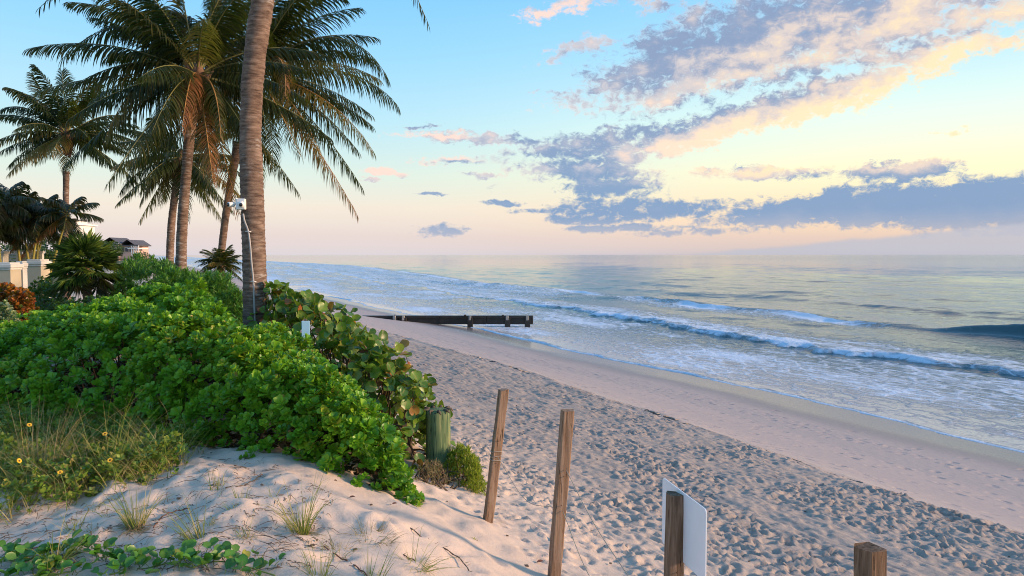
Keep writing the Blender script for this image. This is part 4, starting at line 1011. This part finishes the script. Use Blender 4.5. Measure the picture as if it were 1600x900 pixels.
vine('rightmost beach vine trailing off the bottom edge', [(300, 890), (345, 880), (385, 888), (430, 902)], 5, 34)

# ------------------------------------------------------------------ fence posts, ropes, sign, piles
def post(label, u, v, Y, w, top_uv, mat_, tilt=0.0, rot=.25, dY=0.0):
    top = at(*top_uv, Y); b = at(u, v, Y+dY); zg = gz(b[0], b[1])
    k = (b[2]-zg)/max(1e-3, (top[2]-b[2])); foot = b-(top-b)*k; foot[2] = gz(foot[0], foot[1])
    root = thing('fence_post', label, 'post', foot, 'weathered fence posts')
    n = 14; C = np.array([foot+(top-foot)*t for t in np.linspace(-.18, 1, n)])
    corners = [(-1, -.82), (-.82, -1), (.82, -1), (1, -.82), (1, .82), (.82, 1), (-.82, 1), (-1, .82)]
    V = []; r = np.random.default_rng(int(u))
    for i, p in enumerate(C):
        for cx, cy in corners:
            q = w/2*(1+r.normal(0, .025)); c_, s_ = math.cos(rot), math.sin(rot)
            V.append(p+np.array([(cx*c_-cy*s_)*q, (cx*s_+cy*c_)*q, r.normal(0, .004) if i == n-1 else 0]))
    F = [(i*8+j, i*8+(j+1) % 8, (i+1)*8+(j+1) % 8, (i+1)*8+j) for i in range(n-1) for j in range(8)]+[tuple((n-1)*8+j for j in range(8)), tuple(range(8))[::-1]]
    o = mk('timber', V, F, mat_, root, False)
    for hgt in (.45, .62):
        p = foot+(top-foot)*hgt+np.array([-math.sin(-rot)*w*.5-.0, -w*.52, 0]); V, F = tube([p+np.array([0, .006, 0]), p+np.array([0, -.006, 0]), p+np.array([0, -.012, .004])], .003, 5); mk('nail', V, F, 'rust', root)
    return root, foot, top
P1 = post('leaning weathered fence post nearest the green pile, rope wound round it', 761, 826, 6.5, .080, (787, 609), 'weathered_wood', rot=.3)
P2 = post('taller leaning fence post in the middle, two ropes tied to it', 866, 899, 5.4, .086, (887, 641), 'weathered_wood', rot=.2)
P3 = post('dark fence post carrying the white sign', 1053, 900, 3.9, .088, (1057, 771), 'dark_weathered_wood', rot=.12)
P4 = post('short dark fence post at the bottom right, only its top showing', 1359, 900, 2.95, .092, (1360, 855), 'dark_weathered_wood', rot=.35)

def rope(name, label, pts, rad=.0032, n=40, mat_='rope', grp='ropes between the fence posts'):
    C = spline(pts, n); root = tag(mk(name, *tube(C, rad, 6), mat_, None, True, loc=None), label, 'rope', grp); return root
def along(P, t): return P[1]+(P[2]-P[1])*t
w2 = np.array([0.02, -.045, 0])
a = along(P2, .66); b = along(P3, .30); rope('fence_rope', 'upper rope sagging from the middle post down to the sign post', [a+w2, a*.65+b*.35+np.array([0, 0, -.06]), a*.3+b*.7+np.array([0, 0, -.06]), b+np.array([-.045, .03, 0])])
a = along(P2, .42); b = along(P3, .06); rope('fence_rope', 'lower rope drooping from the middle post to the bottom edge', [a+w2, a*.7+b*.3+np.array([0, 0, -.14]), a*.35+b*.65+np.array([0, 0, -.15]), b+np.array([-.045, .03, 0])])
a = along(P1, .50); b = along(P2, .42); rope('fence_rope', 'thin rope between the two leaning posts', [a+w2*.8, a*.5+b*.5+np.array([0, 0, -.16]), b+np.array([-.04, .02, 0])], .0026)
a = along(P3, .30); b = along(P4, .3); rope('fence_rope', 'rope leaving the sign post to the bottom right', [a+np.array([.045, -.03, 0]), a*.5+b*.5+np.array([0, 0, -.12]), b+np.array([-.05, .02, 0])])
for k, h in enumerate((.50, .535, .47)):      # rope wound round the first post
    c = along(P1, h); th = np.linspace(0, 2*math.pi*1.02, 26); cs = np.sign(np.cos(th))*np.abs(np.cos(th))**.5; ss = np.sign(np.sin(th))*np.abs(np.sin(th))**.5
    C = np.stack([c[0]+.046*(cs*math.cos(.3)-ss*math.sin(.3)), c[1]+.046*(cs*math.sin(.3)+ss*math.cos(.3)), c[2]+.006*np.sin(th*1.5+k)], -1)
    tag(mk('rope_loop', *tube(C, .0032, 6), 'rope', P1[0]), None)

# sign board: we see its blank back
sl, sr = at(1036, 744, 4.12), at(1104, 798, 3.62); hgt = .372
zt = (sl[2]+sr[2])/2; sl[2] = zt+.006; sr[2] = zt-.006
e = unit(sr-sl); nn_ = unit(np.cross(e, [0, 0, 1.0])); 
sgn = thing('beach_sign', 'blank white back of a sign board on the dark post', 'sign', ((sl+sr)/2-np.array([0, 0, hgt])))
shift = np.zeros(3)
V = []; rr = .022
prof = []
Wd = np.linalg.norm(sr-sl)
for (cx, cy), a0 in (((Wd-rr, -rr), 0), ((rr, -rr), 90), ((rr, -hgt+rr), 180), ((Wd-rr, -hgt+rr), 270)):
    for q in range(5): th = R(a0+q*22.5); prof.append((cx+rr*math.cos(th), cy+rr*math.sin(th)))
for dz in (-.003, .003):
    for px_, pz_ in prof: V.append(sl+e*px_+np.array([0, 0, pz_])+nn_*dz)
m = len(prof); F = [tuple(range(m)), tuple(range(2*m-1, m-1, -1))]+[(i, (i+1) % m, m+(i+1) % m, m+i) for i in range(m)]
mk('board', V, F, 'sign_white', sgn, False)
for t in (.18, .82):
    p = (sl+sr)/2+np.array([0, 0, -hgt*t]); V, F = tube([p-nn_*.012, p+nn_*.012], .006, 8); mk('bolt', V, F, 'rust', sgn)

def pile(label, u, vt, vb, Y, r, mat_, name='timber_pile', rag=.01):
    t = at(u, vt, Y); g0 = gz(t[0], t[1]); root = thing(name, label, 'pile', (t[0], t[1], g0), 'round timber piles by the path')
    seg = 26; n = 12; V = []; rr_ = np.random.default_rng(int(u)); a = np.linspace(0, 6.2832, seg, endpoint=False); wob = 1+.03*np.sin(a*3+1)+.015*np.sin(a*7)
    for i in range(n):
        z = g0-.2+(t[2]-g0+.2)*i/(n-1); rad = r*(1.04-.05*i/(n-1))*wob
        V += [(t[0]+rad[j]*math.cos(a[j]), t[1]+rad[j]*math.sin(a[j]), z+(rr_.normal(0, rag) if i == n-1 else 0)) for j in range(seg)]
    V += [(t[0]+r*.8*math.cos(x), t[1]+r*.8*math.sin(x), t[2]+.012) for x in a]; n += 1
    F = [(i*seg+j, i*seg+(j+1) % seg, (i+1)*seg+(j+1) % seg, (i+1)*seg+j) for i in range(n-1) for j in range(seg)]+[tuple((n-1)*seg+j for j in range(seg))]
    mk('shaft', V, F, mat_, root, True)
    return root, t
gp, gt = pile('stout green-stained timber pile at the end of the sea grape', 684, 641, 745, 8.1, .135, 'treated_pile')
mb = MB()
for k in range(9):
    th = k*.7; mb.tube([gt+np.array([.10*math.cos(th), .10*math.sin(th), .008]), gt+np.array([.15*math.cos(th), .15*math.sin(th), .016]), gt+np.array([.17*math.cos(th+.1), .17*math.sin(th+.1), -.012])], [.02, .016, .006], 6)
mb.build('cap_crust', 'old_pile', gp, True)
pile('dark old timber pile half hidden in sea grape left of the green one', 628, 664, 745, 8.5, .115, 'old_pile')

# ------------------------------------------------------------------ groyne
YG = 56.5
zt = at(700, 493, YG)[2]; xr = at(833, 493, YG)[0]; xl = at(540, 493, YG)[0]
gr = thing('groyne', 'long dark timber groyne running from the beach into the shallows', 'groyne', (xr-2, YG, -.4))
seg_ = np.linspace(xl, xr, 5)
for i in range(4):
    MB().box(((seg_[i]+seg_[i+1])/2, YG+(.02 if i % 2 else -.02), zt-.33), (seg_[i+1]-seg_[i]-.01, .42, .66)).build('beam', 'wet_timber', gr, bevel=.03)
    MB().box(((seg_[i]+seg_[i+1])/2, YG-.24, zt-.10), (seg_[i+1]-seg_[i]-.05, .07, .17)).build('rail', 'wet_timber', gr, bevel=.015)
for u in (618, 632, 735, 793, 824):
    x = at(u, 493, YG)[0]; g0 = gz(x, YG-.4)
    MB().box((x, YG-.40, (zt-.12+min(g0, 0)-.6)/2), (.42, .26, zt-.12-min(g0, 0)+.6), jit=.01).build('pile', 'wet_timber', gr, bevel=.02)
    cp = MB().box((x-.02, YG-.45, zt-.15), (.20, .2, .36), jit=.015); cp.build('pile_cap', 'concrete', gr, bevel=.03)
for u in (727, 786, 618): 
    x = at(u, 493, YG)[0]; MB().box((x, YG-.3, zt+.02), (.16, .16, .14), jit=.01).build('bolt_block', 'wet_timber', gr, bevel=.02)

# ------------------------------------------------------------------ security camera and conduit on the near trunk
c = at(377, 319, YA-.17); sc_ = thing('security_camera', 'white security camera box with two lenses on the near palm trunk', 'camera', c)
MB().box(c, (.115, .07, .145), 0.05).build('junction_box', 'white_plastic', sc_, bevel=.012)
MB().box(c+np.array([-.06, .01, .0]), (.012, .085, .165), 0.05).build('back_plate', 'white_plastic', sc_, bevel=.004)
def ball(p, r, fl=1.0, ax=(0, -1.0, 0), a0=-1.0):
    ax = np.array(ax); t = np.linspace(a0, .999, 9); V, F = tube([p+ax*q*r*fl for q in t], r*np.sqrt(np.clip(1-t*t, 0.0004, 1)), 14); return V, F
V, F = ball(c+np.array([.015, -.035, -.005]), .042); dm = mk('dome', V, F, 'white_plastic', sc_)
V, F = tube([c+np.array([.022, -.070, -.012]), c+np.array([.022, -.082, -.013])], .023, 14); mk('lens', V, F, 'dark_glass', dm)
V, F = tube(spline([c+np.array([-.055, 0, 0]), c+np.array([-.075, -.01, .012]), c+np.array([-.10, -.015, .002])], 6), .011, 8); mk('arm', V, F, 'white_plastic', sc_)
q = c+np.array([-.125, -.02, -.008]); V, F = tube([q+np.array([.03, .03, .006]), q+np.array([.02, .02, .005]), q+np.array([-.02, -.03, -.002]), q+np.array([-.026, -.038, -.003])], [.02, .034, .034, .03], 14); bl = mk('bullet_camera', V, F, 'white_plastic', sc_)
V, F = tube([q+np.array([-.026, -.039, -.003]), q+np.array([-.029, -.045, -.004])], .024, 12); mk('lens', V, F, 'dark_glass', bl)
pts = [at(u, v, YA-.195) for u, v in ((380, 334), (382, 345), (388, 362), (391, 385), (393, 410), (396, 440), (397, 470), (398, 500))]
cd = thing('conduit_cable', 'grey conduit cable running down the near palm trunk from the camera', 'cable', (pts[-1][0], pts[-1][1], gz(pts[-1][0], pts[-1][1])))
end = pts[-1].copy(); end[2] = gz(end[0], end[1])-.05
V, F = tube(spline(pts+[end], 60), .0125, 9); mk('cable', V, F, 'grey_conduit', cd)
for i, u in ((2, 0), (5, 0)):
    p = pts[i]; mk('cable_clip', *tube([p+np.array([-.035, -.004, .004]), p+np.array([0, -.016, .006]), p+np.array([.04, -.003, -.004])], .006, 6), 'white_plastic', cd)

# pale blue marker in the shrubs
c = at(478, 540, 8.2); mkr = thing('marker_sign', 'small pale blue marker panel half hidden between the shrub and the sea grape', 'sign', (c[0], c[1]+.05, gz(c[0], c[1])))
MB().box((c[0], c[1], at(478, 519, 8.2)[2]), (.088, .012, .25), .3).build('panel', 'blue_plastic', mkr, bevel=.004)
g0 = gz(c[0], c[1]); MB().box((c[0]+.01, c[1]+.03, (g0+at(478, 515, 8.2)[2])/2-.05), (.03, .03, at(478, 515, 8.2)[2]-g0+.1), .3).build('stake', 'dark_weathered_wood', mkr)

# ------------------------------------------------------------------ white terrace wall and piers
YT = 19.5
def pier(label, u0, u1, vt, Y, mat_='beige_paint'):
    a, b = at(u0, vt, Y), at(u1, vt, Y); w = b[0]-a[0]; x = (a[0]+b[0])/2; g0 = gz(x, Y); z = a[2]
    root = thing('terrace_pier', label, 'pier', (x, Y, g0), 'terrace piers')
    MB().box((x, Y, (g0+z-.16)/2-.05), (w*.84, w*.84, z-.16-g0+.1)).build('shaft', mat_, root, bevel=.01)
    MB().box((x, Y, z-.135), (w*.92, w*.92, .05)).build('neck_moulding', 'cream_paint', root, bevel=.01)
    MB().box((x, Y, z-.06), (w*1.04, w*1.04, .10)).build('cap', 'cream_paint', root, bevel=.02)
    MB().box((x, Y, z+.012), (w*.8, w*.8, .045)).build('cap_top', 'cream_paint', root, bevel=.015)
pier('square pier with white cap at the left edge', -3, 27, 412, YT); pier('slimmer pier just right of the left-edge pier', 27, 40, 410, YT+.5, 'cream_paint'); pier('pier with white cap at the right end of the terrace', 46, 73, 407, YT+1.6)
YL = YT+3.0
for lab, u0, u1, vt, vb in (('louvred white screen panel on the terrace', 9, 48, 394, 425), ('white screen post panel at the terrace end', 55, 65, 395, 425)):
    a, b = at(u0, vt, YL), at(u1, vt, YL); g0 = gz(a[0], YL); root = thing('terrace_screen', lab, 'screen', ((a[0]+b[0])/2, YL, g0))
    for x in (a[0], (a[0]+b[0])/2, b[0]) if u1-u0 > 20 else (a[0], b[0]): MB().box((x, YL, (a[2]+g0)/2), (.09, .09, a[2]-g0)).build('post', 'cream_paint', root, bevel=.008)
    MB().box(((a[0]+b[0])/2, YL, a[2]+.02), (b[0]-a[0]+.16, .12, .06)).build('top_rail', 'cream_paint', root, bevel=.008)
    for k in range(9): 
        z = a[2]-.07-k*.085; MB().box(((a[0]+b[0])/2, YL+.01, z), (b[0]-a[0]-.06, .02, .06)).build('slat', 'white_stucco', root)
a, b = at(-20, 396, YL-.4), at(9, 396, YL-.4); g0 = gz(a[0], YL); tw = thing('terrace_wall', 'plain white terrace wall at the left edge', 'wall', ((a[0]+b[0])/2, YL-.4, g0))
MB().box(((a[0]+b[0])/2, YL-.4, (a[2]+g0)/2), (b[0]-a[0], .25, a[2]-g0)).build('wall_body', 'cream_paint', tw, bevel=.01); MB().box(((a[0]+b[0])/2, YL-.4, a[2]+.03), (b[0]-a[0]+.1, .33, .08)).build('coping', 'white_stucco', tw, bevel=.01)

# ------------------------------------------------------------------ houses up the coast
def gable(mb, cx, cy, z0, w, d, h, ov=.5):
    w2, d2 = w/2+ov, d/2+ov
    V = [(cx-w2, cy-d2, z0), (cx+w2, cy-d2, z0), (cx+w2, cy+d2, z0), (cx-w2, cy+d2, z0), (cx, cy-d2, z0+h), (cx, cy+d2, z0+h)]
    V += [(x, y, z-.25) for x, y, z in V[:4]]
    return mb.add(V, [(0, 4, 5, 3), (1, 2, 5, 4), (6, 7, 1, 0), (8, 9, 3, 2), (7, 8, 2, 1), (9, 6, 0, 3), (6, 9, 8, 7)])
YH = 220.0; m_ = YH/FPX
hx = lambda u: (u-800)*m_; hz = lambda v: CAM_Z+(398-v)*m_
g0 = gz(hx(185), YH)
hs = thing('beach_house', 'distant pink beach house with two grey gables and a balcony', 'house', (hx(186), YH, g0))
def wl(u0, u1, vt, dy=0, dep=9, m='pink_stucco', nm='wall'): MB().box(((hx(u0)+hx(u1))/2, YH+dy+dep/2, (hz(vt)+g0-.5)/2), (hx(u1)-hx(u0), dep, hz(vt)-g0+.5)).build(nm, m, hs)
wl(163, 186, 381, 0); wl(186, 207, 384, 1.0)
mb = MB(); gable(mb, (hx(160)+hx(187))/2, YH+4.5, hz(381), hx(187)-hx(160), 9, 10*m_); rf = mb.build('roof', 'grey_roof', hs)
mb = MB(); gable(mb, (hx(187)+hx(209))/2, YH+5.5, hz(383), hx(208)-hx(188), 9, 8.5*m_); mb.build('roof', 'grey_roof', hs)
V = [(hx(176), YH-.05, hz(381)), (hx(186), YH-.05, hz(381)), (hx(181), YH-.05, hz(376))]; mk('gable_panel', V+[(x, y+.04, z) for x, y, z in V], [(0, 1, 2), (5, 4, 3)], 'pink_stucco', hs, False)
for u, v in ((167, 386), (173, 386), (180, 386), (190, 389), (196, 389), (203, 389)):
    dy = -.06 if u < 186 else .94
    w = MB().box((hx(u), YH+dy, hz(v+1)), (.75, .12, 1.1)).build('window', 'window_glass', hs)
    MB().box((hx(u), YH+dy-.08, hz(v-2.6)), (.95, .12, .15)).build('window_head', 'white_stucco', w)
MB().box(((hx(200)+hx(217))/2, YH+3, hz(388.5)), (hx(217)-hx(200), 6, .25)).build('balcony_floor', 'white_stucco', hs)
MB().box(((hx(204)+hx(217))/2, YH+3, hz(383.2)), (hx(217)-hx(204), 6, .3)).build('porch_roof', 'grey_roof', hs)
for u in (206, 209.5, 213, 216.5): MB().box((hx(u), YH+.2, (hz(383.5)+g0)/2), (.28, .28, hz(383.5)-g0)).build('column', 'white_stucco', hs)
MB().box(((hx(205)+hx(217))/2, YH+.1, hz(386.4)), (hx(217)-hx(205), .08, .1)).build('railing', 'white_stucco', hs)

YW = 260.0; m_ = YW/FPX; g0 = gz(hx(112), YW)
wb = thing('white_building', 'tall white building with flat overhanging roof behind the slender palm', 'building', (hx(112), YW, g0))
MB().box(((hx(98)+hx(120))/2, YW+6, (hz(352)+g0)/2), (hx(120)-hx(98), 12, hz(352)-g0)).build('wall', 'white_stucco', wb)
MB().box(((hx(97)+hx(123))/2, YW+6, hz(350.5)), (hx(123)-hx(97), 14, .5)).build('roof', 'white_stucco', wb)
MB().box(((hx(101)+hx(114))/2, YW+6, hz(347)), (hx(114)-hx(101), 7, 1.6)).build('penthouse', 'white_stucco', wb)
MB().box(((hx(99)+hx(117))/2, YW+6, hz(343.5)), (hx(117)-hx(99), 9, .35)).build('roof', 'grey_roof', wb)
for v in (357, 365, 373, 381):
    for u in (109, 114, 118): MB().box((hx(u), YW-.03, hz(v)), (.7, .1, 1.2)).build('window', 'window_glass', wb)
    MB().box(((hx(107)+hx(122))/2, YW-.5, hz(v+4)), (hx(122)-hx(107), 1.1, .2)).build('balcony', 'white_stucco', wb)

def far_tree(label, u, vt, Y, rad, seed):
    t = at(u, vt, Y); g0 = gz(t[0], t[1]); root = thing('coastal_tree', label, 'tree', (t[0], t[1], g0), 'trees up the coast'); r = np.random.default_rng(seed)
    h = t[2]-g0; V, F = tube([np.array([t[0], t[1], g0-.2]), np.array([t[0]+.1, t[1], g0+h*.5]), np.array([t[0], t[1], g0+h*.8])], [.22, .17, .08], 8); mk('trunk', V, F, 'stem', root)
    k = 420; d = unit(r.normal(size=(k, 3))); q = r.uniform(.45, 1, (k, 1))**.5*rad*(1+.35*(vnoise(d[:, 0]*2+seed, d[:, 1]*2, seed)-.5))[:, None]
    p = np.array([t[0], t[1], t[2]-rad*.72])+d*q*np.array([1.15, 1.15, .75])
    V, F, tt = rosettes(p, d+np.array([0, 0, .5]), r, 6, rad*.14, rad*.14, T_OVAL, (30, 85)); tag(mk('crown', V, F, 'tree_leaf', root, True, {'tint': tt}), kind='stuff')
for lab, u, vt, Y, rad, sd_ in (('round tree in front of the tall white building', 116, 362, 120, 2.2, 1), ('dark tree left of the pink house', 150, 372, 110, 2.0, 2), ('small tree before the pink house gable', 172, 378, 150, 2.2, 3),
                              ('bushy tree right of the left-edge palms, behind the fan palm', 84, 372, 60, 1.7, 4), ('tree at the seaward end of the distant houses', 222, 394, 150, 1.7, 5), ('low tree behind the terrace', 30, 380, 50, 1.8, 6)):
    far_tree(lab, u, vt, Y, rad, sd_)

# ------------------------------------------------------------------ litter
r_ = np.random.default_rng(501); mb = MB()
for k in range(900):
    u = r_.uniform(0, 520); v = r_.uniform(716, 895)
    if v < 705+u*.03 or (u > 420 and v < 720+(u-420)*.55): continue
    p = on(u, v); a = r_.uniform(0, 6.28); L = r_.uniform(.02, .10)*(2.2 if k % 6 == 0 else 1); d = np.array([math.cos(a), math.sin(a), 0])*L/2
    q0, q1 = p-d, p+d; q0[2] = gz(q0[0], q0[1])+.006; q1[2] = gz(q1[0], q1[1])+.008; mid = (q0+q1)/2+np.array([r_.normal(0, .008), r_.normal(0, .008), .012])
    mb.tube([q0, mid, q1], [.0016, .0022, .001], 4)
tag(mb.build('twig_litter', 'twig', None, True), 'scatter of small dry twigs over the grey dune sand', 'twigs', kind='stuff')
mb = MB()
for k in range(420):
    s_, n_2 = r_.uniform(2.5, 16), r_.uniform(-.6, 9.3); x, y = xy(s_, n_2); p = np.array([x, y, gz(x, y)])
    if x < -3: continue
    L = r_.uniform(.008, .028); mb.box(p+np.array([0, 0, .003]), (L, L*r_.uniform(.4, 1), .008), r_.uniform(0, 3), .003)
tag(mb.build('shell_grit', 'twig', None, False), 'dark bits of weed and shell strewn on the sand', 'debris', kind='stuff')
for lab, uv in (('dry root runner snaking down the pink slope to the leaning post', [(640, 826), (668, 846), (700, 862), (722, 878), (735, 897)]), ('reddish runner stem low on the slope by the bottom edge', [(505, 855), (530, 872), (555, 886), (575, 902)]),
                ('orange runner stem on the grey sand right of the bushy tuft', [(240, 826), (255, 808), (275, 800), (296, 795)]), ('runner stem at the shrub edge above the sand crest', [(352, 764), (380, 760), (402, 748), (410, 742)]), ('brown root runner behind the flat dead tuft', [(590, 850), (612, 858), (632, 870), (650, 878)])):
    C = spline(np.array([on(u, v) for u, v in uv]), 34); C[:, 2] = ground(C[:, 0], C[:, 1])+.007+.004*np.sin(np.arange(34)*.9)
    root = thing('root_runner', lab, 'runner', C[0], 'dry runners on the dune'); V, F = tube(C, .004+.0012*np.sin(np.arange(34)*2.1), 6); mk('stem', V, F, 'dead_leaf' if 'orange' in lab or 'reddish' in lab else 'twig', root)
    for i in range(2, 33, 3):
        d = np.array([r_.normal(0, .025), r_.normal(0, .025), r_.uniform(.005, .025)]); MB().tube([C[i], C[i]+d*.6, C[i]+d], [.0015, .0012, .0006], 4).build('side_shoot', 'twig', root, True)
for lab, u, v, s in (('dark dead leaf lying on the sand left of the middle post', 838, 881, .06), ('small dead leaf on the pink slope', 545, 780, .05), ('brown dead leaf below the shrub edge', 612, 790, .045)):
    c = on(u, v, .012); dl = thing('dead_leaf', lab, 'leaf', c, 'dead leaves on the sand')
    V, F, _ = leaves(c[None], np.array([[1, .3, .12]]), np.array([[0, -.3, 1.0]]), s, s*.9, T_OVAL); mk('blade', V, F, 'dead_leaf', dl)
    V, F = tube([c, c+np.array([-s*.4, -s*.1, -.006])], .0015, 4); mk('stalk', V, F, 'twig', dl)
